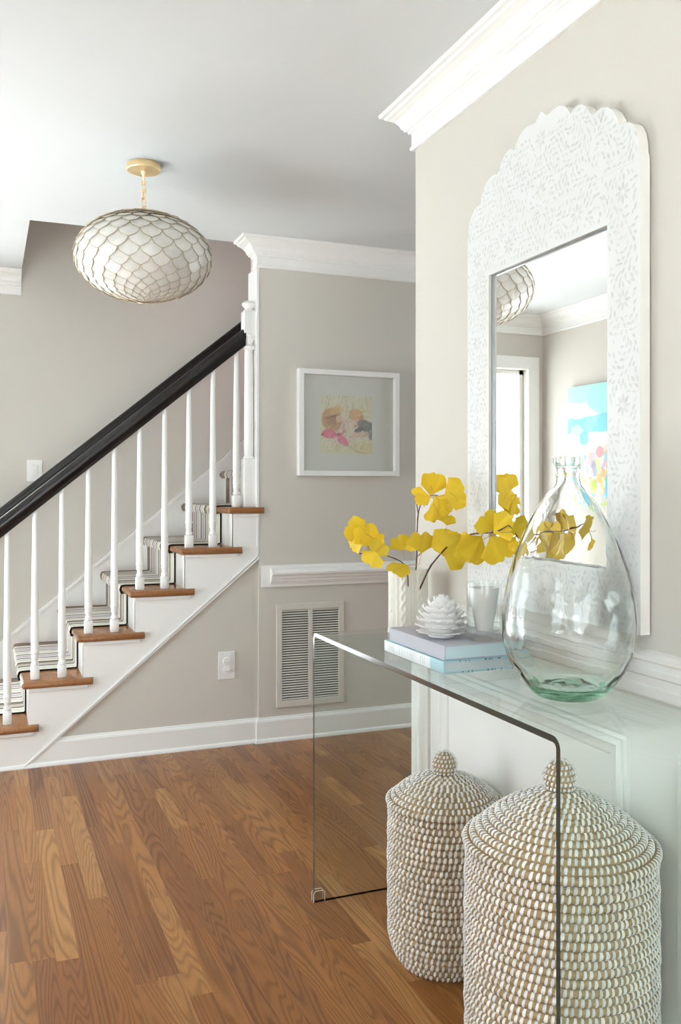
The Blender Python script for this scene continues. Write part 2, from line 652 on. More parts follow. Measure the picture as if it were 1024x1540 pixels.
def thing(name, label, cat, loc=(0, 0, 0), group=None, rotz=0.0, kind=None):
    o = bpy.data.objects.new(name, None)
    COL.objects.link(o)
    o.empty_display_size = 0.05
    o.location = loc
    o.rotation_euler = (0, 0, rotz)
    return tag(o, label, cat, group, kind)


def struct(name, mb, m, label, cat, smooth=False):
    return tag(mb.build(name, m, smooth=smooth), label, cat, kind='structure')


# ================================================================== STRUCTURE
# ---- floor: strip-oak boards as parts
floor = struct('floor', MB().box(XL - .15, 4.1, YREAR - .15, YF + .15, -0.06, -0.012), M['dark'], 'stained strip oak floor running down the entry hall', 'floor')
PW = 0.0572
visible_planks, hidden = 0, MB()
col0 = math.floor(XL / PW) - 1
plank_i = 0
for ci in range(col0, int(4.0 / PW) + 1):
    x0, x1 = ci * PW, (ci + 1) * PW
    y = YREAR - random.random() * 0.9
    while y < YF + 0.05:
        L = random.choice((0.35, 0.45, 0.55, 0.65, 0.8, 0.95, 1.1))
        a, b = y, min(y + L, YF + 0.1)
        y += L
        if b - a < 0.02:
            continue
        # in the photograph: X -0.1..2.2, Y 1.75..4.15, right of the left picture edge
        xm, ym = (x0 + x1) / 2, (a + b) / 2
        t = xm * math.sin(YAW) + ym * math.cos(YAW)
        u = 512 + F_PX * (xm * math.cos(YAW) - ym * math.sin(YAW)) / max(t, .1)
        near = min(b, 4.13)
        tn = xm * math.sin(YAW) + near * math.cos(YAW)
        v = V0 + F_PX * CAM_H / max(tn, .1)
        seen = -60 < u < 900 and v < 1560 and ym < 4.3 and (xm < 1.30 or ym > 2.2) and xm < 2.3
        g = 0.00008
        if seen and visible_planks < 300:
            mb = MB()
            hw, hl = PW / 2 - g, (b - a) / 2 - g
            e = 0.00006
            vv = [(-hw, -hl, -.012), (hw, -hl, -.012), (hw, hl, -.012), (-hw, hl, -.012), (-hw, -hl, -e), (hw, -hl, -e), (hw, hl, -e), (-hw, hl, -e),
                  (-hw + e, -hl + e, 0), (hw - e, -hl + e, 0), (hw - e, hl - e, 0), (-hw + e, hl - e, 0)]
            mb.add(vv, [(0, 1, 5, 4), (1, 2, 6, 5), (2, 3, 7, 6), (3, 0, 4, 7), (4, 5, 9, 8), (5, 6, 10, 9), (6, 7, 11, 10), (7, 4, 8, 11), (8, 9, 10, 11)])
            mb.build('floor_board', M['floor'], floor, loc=(xm, ym, 0))
            visible_planks += 1
        else:
            hidden.box(x0 + g, x1 - g, a + g, b - g, -.012, 0)
tag(hidden.build('floor_boards_beyond', M['floor'], floor), kind='stuff')

M['paving'] = mat('pale_sunlit_paving', (0.48, 0.50, 0.51, 1), 0.9, var=0.08, scale=2)
struct('ground', MB().box(-14, 14, YF + .15, 16, -.16, -.10).box(-14, XL - .15, -14, YF + .15, -.16, -.10).box(XL - .15, 14, -14, YREAR - .15, -.16, -.10), M['paving'], 'pale paving outside the house', 'ground')

# ---- ceiling with the stairwell opening
XO, YO = 0.186, 4.186
c = MB().box(XL - .15, 4.1, YREAR - .15, YO, HC, HC + .2).box(XL - .15, XO, YO, YF + .15, HC, HC + .2)
struct('ceiling', c, M['ceiling'], 'flat white ceiling with an opening over the stairs', 'ceiling')
struct('ceiling_stairwell', MB().box(XO - .15, XU + .2, YO - .14, YF + .15, 5.0, 5.1), M['ceiling'], 'white upper ceiling above the stairwell', 'ceiling')

# ---- walls
struct('wall_right', MB().box(XR, XR + .13, YREAR, YEND, 0, HC), M['wall'], 'pale greige wall behind the mirror and console', 'wall')
struct('wall_back', MB().box(1.23, 4.1, YB, YB + .14, 0, HC), M['wall'], 'greige wall carrying the framed drawing and the vent', 'wall')
w = MB()
w.box(XL - .15, FD[0], YF, YF + .15, 0, HC).box(FD[0], FD[1], YF, YF + .15, FD[3], HC).box(FD[1], XU + .15, YF, YF + .15, 0, HC)
w.box(XO - .14, XU + .15, YF, YF + .15, HC, 5.0)
struct('wall_stairwell', w, M['wall'], 'greige wall rising behind the staircase', 'wall')


def holed(mb, x0, x1, y0, y1, z0, z1, holes):
    """wall along Y with rectangular holes (Y0, Y1, Z0, Z1), sorted by Y"""
    y = y0
    for a, b, c, d in sorted(holes):
        mb.box(x0, x1, y, a, z0, z1)
        mb.box(x0, x1, a, b, z0, c).box(x0, x1, a, b, d, z1)
        y = b
    mb.box(x0, x1, y, y1, z0, z1)
    return mb


struct('wall_left', holed(MB(), XL - .15, XL, YREAR, YF, 0, HC, [LW1, LW2]), M['wall'], 'greige wall opposite the mirror with tall windows', 'wall')
w = MB().box(XL, RW[0], YREAR - .15, YREAR, 0, HC).box(RW[1], XR, YREAR - .15, YREAR, 0, HC)
w.box(RW[0], RW[1], YREAR - .15, YREAR, 0, RW[2]).box(RW[0], RW[1], YREAR - .15, YREAR, RW[3], HC)
struct('wall_rear', w, M['wall'], 'greige wall behind the camera with a wide window', 'wall')
struct('wall_hall', holed(MB(), 4.0, 4.1, YREAR, YB, 0, HC, [HW]).box(XR + .13, 4.1, 0.9, 1.0, 0, HC), M['wall'], 'greige side hall walls around the corner', 'wall')
w = MB().box(XO, XU, YO - .14, YO, HC + .2, 5.0).box(XO - .14, XO, YO - .14, YF, HC + .2, 5.0)
struct('wall_upper', w, M['wall'], 'upper greige stairwell walls above the ceiling opening', 'wall')
struct('wall_bounce_panel', MB().box(1.25, XU, YB + .1405, YB + .146, 0.2, HC), M['pink'], 'added pale pink panel bouncing pink light into the stairwell', 'wall')  # unseen panel added for its pink bounce on the stairwell wall
struct('wall_upper_end', holed(MB(), XU, XU + .15, YO - .14, YF, HC - .6, 5.0, [UW]).box(2.5, XU, YO + .09, YF, 2.2, 2.43), M['pink'], 'unseen landing wall coloured pink to tint the bounced light', 'wall')  # pink chosen for the tint it bounces down the stairs

# wall under the stairs: triangle below the stringer
SLOPE = 0.19 / 0.231
w = MB().extrude([(0.15, 0), (1.23, 0), (1.23, 0.92), (0.15, 0.0)][:3], (0, .1, 0), at=(0, 4.134, 0))
struct('wall_understair', w, M['wall'], 'greige triangular wall under the staircase', 'wall')

# ---- crown mouldings
CP = [(0, 2.300), (.011, 2.300), (.014, 2.304), (.014, 2.310), (.010, 2.313), (.010, 2.352), (.018, 2.354), (.019, 2.361), (.027, 2.363), (.029, 2.369),
      (.034, 2.372), (.040, 2.386), (.050, 2.398), (.064, 2.406), (.073, 2.410), (.076, 2.417), (.086, 2.419), (.089, 2.424), (.089, HC), (0, HC)]
struct('trim_1', MB().sweep([(XR, YREAR), (XR, YEND), (XR + .13, YEND), (XR + .13, 1.0)], CP, 1), M['trim'], 'white crown moulding along the top of the right wall', 'crown moulding')
CPB = [(p * 1.22, z) for p, z in CP]
struct('trim_2', MB().sweep([(1.23, YO), (1.23, YB), (4.0, YB)], CPB, -1), M['trim'], 'white crown moulding above the framed drawing', 'crown moulding')
struct('trim_3', MB().sweep([(XR, YREAR), (XL, YREAR), (XL, YF), (XO, YF)], CP, -1), M['trim'], 'white crown moulding left of the stairwell opening', 'crown moulding')

# ---- white end casing of the picture wall
struct('trim_4', MB().box(1.219, 1.2295, YB - .004, YB + .145, 0.95, 2.30), M['trim'], 'white casing on the wall end behind the newel', 'trim')

# ---- baseboards
BP = [(0, 0), (.022, 0), (.022, .006), (.019, .014), (.013, .019), (.013, .100), (.010, .108), (.006, .112), (.004, .118), (0, .120)]
struct('baseboard_back', MB().sweep([(1.23, YB + .02), (1.23, YB), (4.0, YB)], BP, -1), M['trim'], 'white baseboard under the vent', 'baseboard')
struct('baseboard_stair', MB().sweep([(0.06, 4.134), (1.2295, 4.134)], BP, -1), M['trim'], 'white baseboard below the stair stringer', 'baseboard')
struct('baseboard_left', MB().sweep([(XL, LW1[0] + 0.0), (XL, YREAR)], BP, 1).sweep([(XL, YF), (XL, LW1[1])], BP, 1), M['trim'], 'white baseboard along the left wall', 'baseboard')

# ---- chair rails
RP = [(0, .752), (.010, .752), (.010, .857), (0, .857)]
RN = [(.008, .765), (.016, .768), (.018, .776), (.024, .778), (.026, .790), (.032, .793), (.036, .806), (.044, .812), (.046, .822), (.036, .838), (.022, .843), (.008, .846)]
r = MB().sweep([(1.243, YB), (4.0, YB)], RP, -1)
m = MB().sweep([(1.285, YB), (4.0, YB)], RN, -1)
r.add(m.v, m.f)
struct('trim_5', r, M['trim'], 'white chair rail above the vent', 'chair rail')
RR = [(0, .79), (.012, .79), (.013, .800), (.022, .803), (.022, .822), (.018, .826), (.018, .842), (.023, .846), (.023, .858), (.019, .862), (.019, .872), (.024, .876), (.024, .884), (.014, .890), (0, .893)]
struct('trim_6', MB().sweep([(XR, YREAR), (XR, YEND)], RR, 1), M['trim'], 'white moulded chair rail behind the glass console', 'chair rail')

# ---- wainscot on the right wall
w = MB().box(XR - .008, XR, YREAR, 2.400, 0, .80).box(XR - .014, XR, 2.407, YEND + .002, 0, .86)
struct('trim_7', w, M['trim'], 'white painted wainscot panel below the chair rail', 'wainscot')
PMP = [(0, 0), (.006, .004), (.008, .012), (.014, .014), (.016, .026), (.011, .034), (.010, .046), (.005, .055), (0, .057)]


def panel_frame(name, y0, y1, z0, z1, label):
    """rectangular applied moulding on the right wall (profile height toward -X)"""
    mb = MB()
    o, f = [], []
    cs = [(y0, z0, 1, 1), (y1, z0, -1, 1), (y1, z1, -1, -1), (y0, z1, 1, -1)]
    k = len(PMP)
    for y, z, sy, sz in cs:
        for hgt, wd in PMP:
            o.append((XR - .008 - hgt, y + sy * wd, z + sz * wd))
    for i in range(4):
        j = (i + 1) % 4
        for a in range(k - 1):
            f.append((i * k + a, i * k + a + 1, j * k + a + 1, j * k + a))
    mb.add(o, f)
    struct(name, mb, M['trim'], label, 'panel moulding', smooth=True)


panel_frame('trim_8', 1.50, 2.341, 0.20, 0.705, 'white panel moulding on the wainscot behind the baskets')
panel_frame('trim_9', 0.30, 1.36, 0.20, 0.705, 'white panel moulding on the wainscot right of the console')
struct('baseboard_right', MB().sweep([(XR - .008, YREAR), (XR - .008, YEND)], BP, 1), M['trim'], 'white baseboard on the mirror wall', 'baseboard')


# ---- windows and doors
def window_left(name, W, label, bars):
    t = thing(name, label, 'window', (XL, (W[0] + W[1]) / 2, W[2]), kind='structure')
    def P(nm, mb, m):
        o = mb.build(nm, m, t)
        o.matrix_parent_inverse = Matrix.Translation(-Vector(t.location))
        return o
    a, b, c0, d = W
    cs = .085
    mb = MB().box(XL, XL + .02, a - cs, a, c0 - .02, d + cs).box(XL, XL + .02, b, b + cs, c0 - .02, d + cs).box(XL, XL + .02, a, b, d, d + cs)
    mb.box(XL, XL + .04, a - cs - .02, b + cs + .02, c0 - .045, c0)
    P('casing', mb, M['trim'])
    f = .045
    mb = MB().box(XL - .09, XL - .05, a, a + f, c0, d).box(XL - .09, XL - .05, b - f, b, c0, d).box(XL - .09, XL - .05, a, b, c0, c0 + f).box(XL - .09, XL - .05, a, b, d - f, d)
    P('sash', mb, M['trim'])
    for i in range(1, bars):
        y = a + (b - a) * i / bars
        P('mullion', MB().box(XL - .088, XL - .052, y - .02, y + .02, c0 + f, d - f), M['trim'])
    P('pane', MB().box(XL - .073, XL - .069, a + f, b - f, c0 + f, d - f), M['pane'])
    return t


window_left('window_1', LW1, 'tall three-bay glazing in the left wall beside the painting', 3)
window_left('window_2', LW2, 'wide three-bay window in the left wall near the camera', 3)
t = thing('window_3', 'wide window in the wall behind the camera', 'window', (0, 0, 0), kind='structure')
mb = MB()
for x0, x1, z0, z1 in ((RW[0], RW[0] + .05, RW[2], RW[3]), (RW[1] - .05, RW[1], RW[2], RW[3]), (RW[0], RW[1], RW[2], RW[2] + .05), (RW[0], RW[1], RW[3] - .05, RW[3]), (.05, .1, RW[2], RW[3])):
    mb.box(x0, x1, YREAR - .09, YREAR - .05, z0, z1)
mb.build('sash', M['trim'], t)
mb = MB()
for x0, x1, z0, z1 in ((RW[0] - .085, RW[0], RW[2], RW[3] + .085), (RW[1], RW[1] + .085, RW[2], RW[3] + .085), (RW[0], RW[1], RW[3], RW[3] + .085), (RW[0] - .1, RW[1] + .1, RW[2] - .04, RW[2])):
    mb.box(x0, x1, YREAR, YREAR + .02, z0, z1)
mb.build('casing', M['trim'], t)
MB().box(RW[0] + .05, RW[1] - .05, YREAR - .073, YREAR - .069, RW[2] + .05, RW[3] - .05).build('pane', M['pane'], t)
t = thing('window_added_upper', 'added upstairs window lighting the stairwell from out of view', 'window', (0, 0, 0), kind='structure')  # unseen opening put in to light the stairwell end
MB().box(XU + .05, XU + .09, UW[0], UW[0] + .04, UW[2], UW[3]).box(XU + .05, XU + .09, UW[1] - .04, UW[1], UW[2], UW[3]).box(XU + .05, XU + .09, UW[0], UW[1], UW[2], UW[2] + .04).box(XU + .05, XU + .09, UW[0], UW[1], UW[3] - .04, UW[3]).build('sash', M['trim'], t)
MB().box(XU + .068, XU + .072, UW[0] + .04, UW[1] - .04, UW[2] + .04, UW[3] - .04).build('pane', M['pane'], t)

t = thing('window_added_hall', 'added window lighting the side hall from out of view', 'window', (0, 0, 0), kind='structure')  # invented opening, put in to brighten the hall ceiling and picture wall
MB().box(4.03, 4.07, HW[0], HW[0] + .04, HW[2], HW[3]).box(4.03, 4.07, HW[1] - .04, HW[1], HW[2], HW[3]).box(4.03, 4.07, HW[0], HW[1], HW[2], HW[2] + .04).box(4.03, 4.07, HW[0], HW[1], HW[3] - .04, HW[3]).build('sash', M['trim'], t)
MB().box(4.048, 4.052, HW[0] + .04, HW[1] - .04, HW[2] + .04, HW[3] - .04).build('pane', M['pane'], t)

# glazed door seen in the mirror
t = thing('door_1', 'bright full-glass door with white casing reflected in the mirror', 'door', (0, 0, 0), kind='structure')
cs = .085
MB().box(FD[0] - cs, FD[0], YF - .02, YF, 0, FD[3] + cs).box(FD[1], FD[1] + cs, YF - .02, YF, 0, FD[3] + cs).box(FD[0], FD[1], YF - .02, YF, FD[3], FD[3] + cs).build('casing', M['trim'], t)
MB().box(FD[0], FD[0] + .03, YF + .05, YF + .09, 0, FD[3]).box(FD[1] - .03, FD[1], YF + .05, YF + .09, 0, FD[3]).box(FD[0], FD[1], YF + .05, YF + .09, FD[3] - .03, FD[3]).box(FD[0], FD[1], YF + .05, YF + .09, 0, .12).build('door_frame', M['trim'], t)
MB().box(FD[0] + .03, FD[1] - .03, YF + .068, YF + .072, .12, FD[3] - .03).build('pane', M['pane'], t)
sh = thing('roman_shade', 'woven bamboo roman shade hanging outside the glass door', 'window shade', (-.45, YF + .6, 1.62))
for i in range(18):
    MB().rbox(-.36, .36, -.006, .006, -.012, .012, .004, 1).build('slat', M['shade_bamboo'], sh, loc=(0, 0.004 * (i % 2), .03 * i))

# ================================================================== STAIRCASE
RISE, RUN = 0.19, 0.231
def nosx(k): return 0.148 + RUN * (k - 2)
def risx(k): return 0.178 + RUN * (k - 2)
stair = thing('staircase', 'white staircase with oak treads climbing to the right', 'staircase', (0.6, 4.6, 0))
def SP(nm, mb, m, smooth=False, par=None):
    o = mb.build(nm, m, par or stair, smooth=smooth)
    o.matrix_parent_inverse = Matrix.Translation(-Vector(stair.location)) if par is None else Matrix()
    return o
TH = 0.030
NST = 9
for k in range(1, NST + 1):
    y0 = 4.092 if k <= 6 else YB + .145
    x1 = min(nosx(k) + .303, 1.252) if k <= 6 else nosx(k) + .27
    mb = MB()
    if k <= 6:
        bm = bmesh.new()
        bmesh.ops.create_cube(bm, size=1.0)
        X0, X1 = nosx(k), x1
        for v in bm.verts:
            v.co = Vector(((X0 + X1) / 2 + v.co.x * (X1 - X0), (y0 + 4.30) / 2 + v.co.y * (4.30 - y0), k * RISE - TH / 2 + v.co.z * TH))
        ed = [e for e in bm.edges if (abs(e.verts[0].co.x - X0) < 1e-4 and abs(e.verts[1].co.x - X0) < 1e-4 and abs(e.verts[0].co.z - e.verts[1].co.z) < 1e-4) or
              (abs(e.verts[0].co.y - y0) < 1e-4 and abs(e.verts[1].co.y - y0) < 1e-4)]
        bmesh.ops.bevel(bm, geom=ed, offset=TH * .48, segments=4, affect='EDGES', profile=0.5)
        mb.addbm(bm)
        mb.rbox(X0, risx(k + 1) + .005, 4.300, 5.195, k * RISE - TH, k * RISE, TH * .4, 3)
    else:
        mb.rbox(nosx(k), x1, y0, 5.195, k * RISE - TH, k * RISE, TH * .4, 3)
    SP('tread', mb, M['tread'], smooth=True)
    ya = 4.1205 if k <= 6 else YB + .145
    SP('riser', MB().box(risx(k), risx(k) + .018, ya, 5.195, (k - 1) * RISE, k * RISE - TH), M['trim'])
    if k <= 6:
        SP('cove_moulding', MB().rbox(risx(k) - .002, min(x1 - .02, 1.229), 4.108, 4.1195, k * RISE - TH - .016, k * RISE - TH, .004, 2), M['trim'])
# open stringer: saw-tooth top, sloped bottom
poly = [(risx(1), 0)]
for k in range(1, 7):
    poly += [(risx(k), k * RISE - TH)]
    nx = risx(k + 1) if k < 6 else 1.229
    poly += [(nx, k * RISE - TH)]
SB = lambda x: 0.842 * (x - 0.155)
poly += [(1.229, SB(1.229)), (0.155, 0)]
SP('stringer', MB().extrude(poly, (0, .016, 0), at=(0, 4.1195, 0)), M['trim'])
# bead along the lower edge of the stringer
d = Vector((1.074, 0, SB(1.229))).normalized()
nrm = Vector((-d.z, 0, d.x))
a, b = Vector((.155, 0, 0)), Vector((1.229, 0, SB(1.229)))
mb = MB()
for off, wd, pr in ((0.0, .007, .006), (-.012, .009, .003)):
    q = [a + nrm * off + d * .0, b + nrm * off]
    vs = []
    for p in q:
        for dn, y in ((0, 4.1195 + .014), (0, 4.1195 - pr), (wd, 4.1195 - pr), (wd, 4.1195 + .014)):
            vs.append((p.x + nrm.x * dn, y, max(.0, p.z + nrm.z * dn)))
    mb.add(vs, [(0, 1, 5, 4), (1, 2, 6, 5), (2, 3, 7, 6), (3, 0, 4, 7), (0, 3, 2, 1), (4, 5, 6, 7)])
SP('stringer_bead', mb, M['trim'])
# skirt board on the far wall
sk = lambda x: 0.38 + SLOPE * (x - .148)
x0, x1 = -.15, 2.0
SP('skirt_board', MB().extrude([(x0, 0), (x0, sk(x0) + .055), (x1, sk(x1) + .055), (x1, sk(x1) - .4), (.3, 0)], (0, .018, 0), at=(0, YF - .0185, 0)), M['trim'])
SP('skirt_cap', MB().extrude([(x0, sk(x0) + .045), (x0, sk(x0) + .07), (x1, sk(x1) + .07), (x1, sk(x1) + .045)], (0, .028, 0), at=(0, YF - .0285, 0)), M['trim'])

# ---- striped runner
RY0, RY1 = 4.338, 5.118
M['runner'] = runner_mat(RY0, RY1)
pts = []
e = .007
for k in range(1, NST + 1):
    zt = k * RISE
    xr = risx(k)
    xn = nosx(k)
    pts.append((xr - e, (k - 1) * RISE + e + .004))
    pts.append((xr - e, zt - TH - .004))
    pts.append((xn - .004, zt - TH - e))
    pts.append((xn - e - .003, zt - TH * .5))
    pts.append((xn - .003, zt + e * .6))
    pts.append((xn + .012, zt + e))
    pts.append((risx(k + 1) - e - .004, zt + e))
out = []
for i, p in enumerate(pts):
    a = Vector(pts[max(0, i - 1)])
    b = Vector(pts[min(len(pts) - 1, i + 1)])
    dd = (b - a).normalized()
    out.append((p[0] + dd.y * .0055, p[1] - dd.x * .0055))
mb = MB()
n = len(pts)
vs = []
for y in (RY0, RY1):
    vs += [(x, y, z) for x, z in pts] + [(x, y, z) for x, z in out]
fs = []
for i in range(n - 1):
    fs.append((i, i + 1, 2 * n + i + 1, 2 * n + i))
    fs.append((n + i + 1, n + i, 3 * n + i, 3 * n + i + 1))
    fs.append((i + 1, i, n + i, n + i + 1))
    fs.append((2 * n + i, 2 * n + i + 1, 3 * n + i + 1, 3 * n + i))
fs += [(0, 2 * n, 3 * n, n), (n - 1, 2 * n - 1, 4 * n - 1, 3 * n - 1)]
mb.add(vs, fs)
tag(mb.build('stair_runner', M['runner'], smooth=True, angle=50), 'cream and dark striped woven runner laid down the stairs', 'stair runner')

# ---- railing
railing = thing('stair_railing', 'black handrail on white turned balusters along the open stair side', 'railing', (0.6, 4.17, 0.6))
def RPt(nm, me_or_mb, m=None, smooth=True, loc=None):
    if isinstance(me_or_mb, MB):
        o = me_or_mb.build(nm, m, railing, smooth=smooth)
    else:
        o = obj(nm, me_or_mb, railing)
    o.matrix_parent_inverse = Matrix.Translation(-Vector(railing.location))
    if loc:
        o.location = loc
    return o
YR = 4.17
rail_bot = lambda x: 1.485 + SLOPE * (x - .638)
sec = [(-.020, 0), (-.022, .010), (-.024, .020), (-.030, .026), (-.033, .036), (-.031, .048), (-.024, .060), (-.012, .067), (0, .069)]
sec = sec + [(-y, z) for y, z in reversed(sec[:-1])]
def rail(mb, x0, x1, zf, Y):
    d = Vector((1, 0, SLOPE)).normalized()
    nn = Vector((-d.z, 0, d.x))
    vs = []
    for x in (x0, x1):
        for y, hgt in sec:
            q = Vector((x, Y + y, zf(x))) + nn * hgt
            if True:
                # plumb cut at the ends
                s = (x - q.x) / d.x
                q = q + d * s
            vs.append(q)
    k = len(sec)
    f = [(i, (i + 1) % k, k + (i + 1) % k, k + i) for i in range(k)] + [tuple(range(k)), tuple(range(2 * k - 1, k - 1, -1))]
    return mb.add(vs, f)
RPt('handrail', rail(MB(), -.11, 1.172, rail_bot, YR), M['rail'])

def sq_turn(mb, prof_list, sq_list):
    for r in prof_list:
        mb.lathe(r, 14)
    for (w2, z0, z1) in sq_list:
        mb.rbox(-w2, w2, -w2, w2, z0, z1, .002, 1)
    return mb
def baluster(H):
    mb = MB()
    sq_turn(mb, [[(.010, .056), (.016, .062), (.0175, .068), (.015, .074), (.012, .080), (.0125, .088), (.016, .096), (.0165, .102), (.014, .108), (.0185, .118),
                  (.0185, .122), (.0165, .126), (.0165, .150), (.0168, .20), (.0155, .35), (.0135, .50), (.0105, H - .03), (.0095, H + .012)]], [(.0185, 0, .058)])
    return mb.mesh('baluster', M['trim'], smooth=True, angle=50)
first, second = baluster(rail_bot(.208) - .38), baluster(rail_bot(.3245) - .38)
for i in range(-1, 10):
    X = .0915 + .1155 * i
    k = (i + 1) // 2 + 1
    me = second if (i + 1) % 2 else first
    RPt('baluster', me, loc=(X, YR, k * RISE))
# upper newel post
def newel(z0):
    mb = MB()
    mb.rbox(-.031, .031, -.031, .031, 0, .235, .003, 2)
    mb.rbox(-.031, .031, -.031, .031, .835, .952, .003, 2)
    mb.lathe([(.024, .230), (.029, .240), (.022, .250), (.0235, .30), (.0225, .55), (.021, .755), (.020, .765), (.031, .772), (.032, .782), (.022, .790), (.021, .800), (.027, .818), (.038, .828), (.038, .836)], 20)
    mb.lathe([(.024, .950), (.028, .956), (.020, .964), (.019, .968), (.032, .982), (.034, .990), (.028, .998), (.010, 1.006), (.0, 1.008)], 20, cap1=False)
    return mb
RPt('newel_post', newel(0), M['trim'], loc=(1.194, YR, 6 * RISE))
RPt('newel_post', newel(0), M['trim'], loc=(-.14, YR, 0.0))

wr = thing('wall_handrail', 'black handrail mounted on the greige wall behind the stairs', 'handrail', (0.6, 5.13, 1.5))
o = rail(MB(), -.2, 1.95, lambda x: 1.500 + SLOPE * (x - .638), 5.13).build('handrail', M['rail'], wr, smooth=True)
o.matrix_parent_inverse = Matrix.Translation(-Vector(wr.location))
for x in (-.05, .75, 1.6):
    o = MB().tube([(x, YF - .001, 1.45 + SLOPE * (x - .638)), (x, 5.15, 1.45 + SLOPE * (x - .638)), (x, 5.13, 1.502 + SLOPE * (x - .638))], .007, 8).build('bracket', M['brass'], wr, smooth=True)
    o.matrix_parent_inverse = Matrix.Translation(-Vector(wr.location))

# ================================================================== WALL THINGS
# ---- light switch
t = thing('light_switch', 'white rocker light switch on the stairwell wall', 'light switch', (.257, YF - .0005, 1.332))
MB().rbox(-.041, .041, -.007, 0, -.061, .061, .003, 2).build('plate', M['plastic'], t)
MB().rbox(-.0175, .0175, -.0095, -.0065, -.034, .034, .001, 1).build('rocker_frame', M['plastic'], t)
o = MB().rbox(-.0135, .0135, -.004, .003, -.028, .028, .001, 1).build('rocker', M['plastic'], t, loc=(0, -.0095, 0))
o.rotation_euler = (math.radians(4), 0, 0)
# ---- outlet
t = thing('wall_outlet', 'white double outlet with safety caps below the stringer', 'outlet', (1.0725, 4.1335, .3845))
MB().rbox(-.041, .041, -.007, 0, -.066, .066, .003, 2).build('plate', M['plastic'], t)
for s in (-1, 1):
    mb = MB()
    bm = bmesh.new()
    bmesh.ops.create_cone(bm, cap_ends=True, segments=20, radius1=.0195, radius2=.017, depth=.009, matrix=Matrix.Translation((0, -.011, s * .021)) @ Matrix.Rotation(PI / 2, 4, 'X'))
    mb.addbm(bm)
    mb.rbox(-.012, .012, -.019, -.014, s * .021 - .004, s * .021 + .004, .0015, 1)
    mb.build('safety_cap', M['plastic'], t, smooth=True)
# ---- vent
VX0, VX1, VZ0, VZ1 = 1.316, 1.672, .160, .668
t = thing('wall_vent', 'painted return air vent with two columns of louvres', 'air vent', ((VX0 + VX1) / 2, YB, VZ0))
cx = (VX0 + VX1) / 2
hw = (VX1 - VX0) / 2
hh = VZ1 - VZ0
fr = MB()
bw = .030
fr.rbox(-hw, -hw + bw, -.011, -.0005, 0, hh, .004, 2).rbox(hw - bw, hw, -.011, -.0005, 0, hh, .004, 2).rbox(-hw, hw, -.0108, -.0005, 0, .034, .004, 2).rbox(-hw, hw, -.0108, -.0005, hh - .034, hh, .004, 2)
fr.rbox(-.011, .011, -.0095, -.0005, .03, hh - .03, .002, 1)
fr.build('grille_frame', M['vent'], t)
MB().box(-hw + .01, hw - .01, -.0012, -.0004, .02, hh - .02).build('duct_shade_sheet', M['dark'], t)  # flat dark sheet; the duct's shade is put into its colour
nsl = 37
sm = MB().add([(-.5, -.0085, -.0045), (.5, -.0085, -.0045), (.5, -.0025, .0030), (-.5, -.0025, .0030), (-.5, -.0078, -.0056), (.5, -.0078, -.0056), (.5, -.0016, .0022), (-.5, -.0016, .0022)],
              [(0, 1, 2, 3), (7, 6, 5, 4), (4, 5, 1, 0), (3, 2, 6, 7), (0, 3, 7, 4), (1, 5, 6, 2)]).mesh('slat', M['vent'])
sw = hw - bw - .011 + .006
for s in (-1, 1):
    for i in range(nsl):
        obj('slat', sm, t, loc=(s * (.011 + (hw - bw - .011) / 2), 0, .041 + i * (hh - .078) / (nsl - 1)), scale=(sw, 1, .74))
for z in (.017, hh - .017):
    MB().lathe([(.003, -.001), (.0035, .001), (.002, .0018)], 8).build('screw', M['vent'], t, loc=(0, -.0112, z)).rotation_euler = (PI / 2, 0, 0)


# ---- pictures: vertex-painted prints
def painting_mesh(name, w, h, nx, ny, fn, m):
    """grid in XZ, centred; colour from fn(u, v) arrays in 0..1 (v up)"""
    u, v = np.meshgrid(np.linspace(0, 1, nx), np.linspace(0, 1, ny))
    colr = fn(u, v)
    verts = np.stack([(u - .5) * w, np.zeros_like(u), (v - .5) * h], -1).reshape(-1, 3)
    idx = np.arange(nx * ny).reshape(ny, nx)
    faces = np.stack([idx[:-1, :-1], idx[:-1, 1:], idx[1:, 1:], idx[1:, :-1]], -1).reshape(-1, 4)
    me = bpy.data.meshes.new(name)
    me.from_pydata(verts.tolist(), [], faces.tolist())
    at = me.color_attributes.new('paint', 'FLOAT_COLOR', 'POINT')
    lin = np.where(colr <= 0.04045, colr / 12.92, ((np.clip(colr, 0, 1) + .055) / 1.055) ** 2.4)
    rgba = np.concatenate([lin.reshape(-1, 3), np.ones((nx * ny, 1))], 1)
    at.data.foreach_set('color', rgba.astype(np.float32).ravel())
    me.materials.append(m)
    return me


def nf(u, v, fx, fy, seed, oct=3):
    r = np.random.default_rng(seed)
    s = np.zeros_like(u)
    for k in range(8):
        a = r.uniform(-1, 1, 2) * np.array([fx, fy]) * (1 + k * .25)
        s += np.sin(2 * PI * (a[0] * u + a[1] * v) + r.uniform(0, 6.28)) / (1 + .3 * k)
    return s / 3.2


def blend(img, mask, col, op=1.0):
    mk = np.clip(mask, 0, 1)[..., None] * op
    return img * (1 - mk) + np.array(col) / 255.0 * mk


def ell(u, v, cx, cy, rx, ry, rot=0, soft=.15):
    c, s = math.cos(rot), math.sin(rot)
    x, y = (u - cx) * c + (v - cy) * s, -(u - cx) * s + (v - cy) * c
    d = np.sqrt((x / rx) ** 2 + (y / ry) ** 2)
    return np.clip((1 - d) / soft + .5, 0, 1)


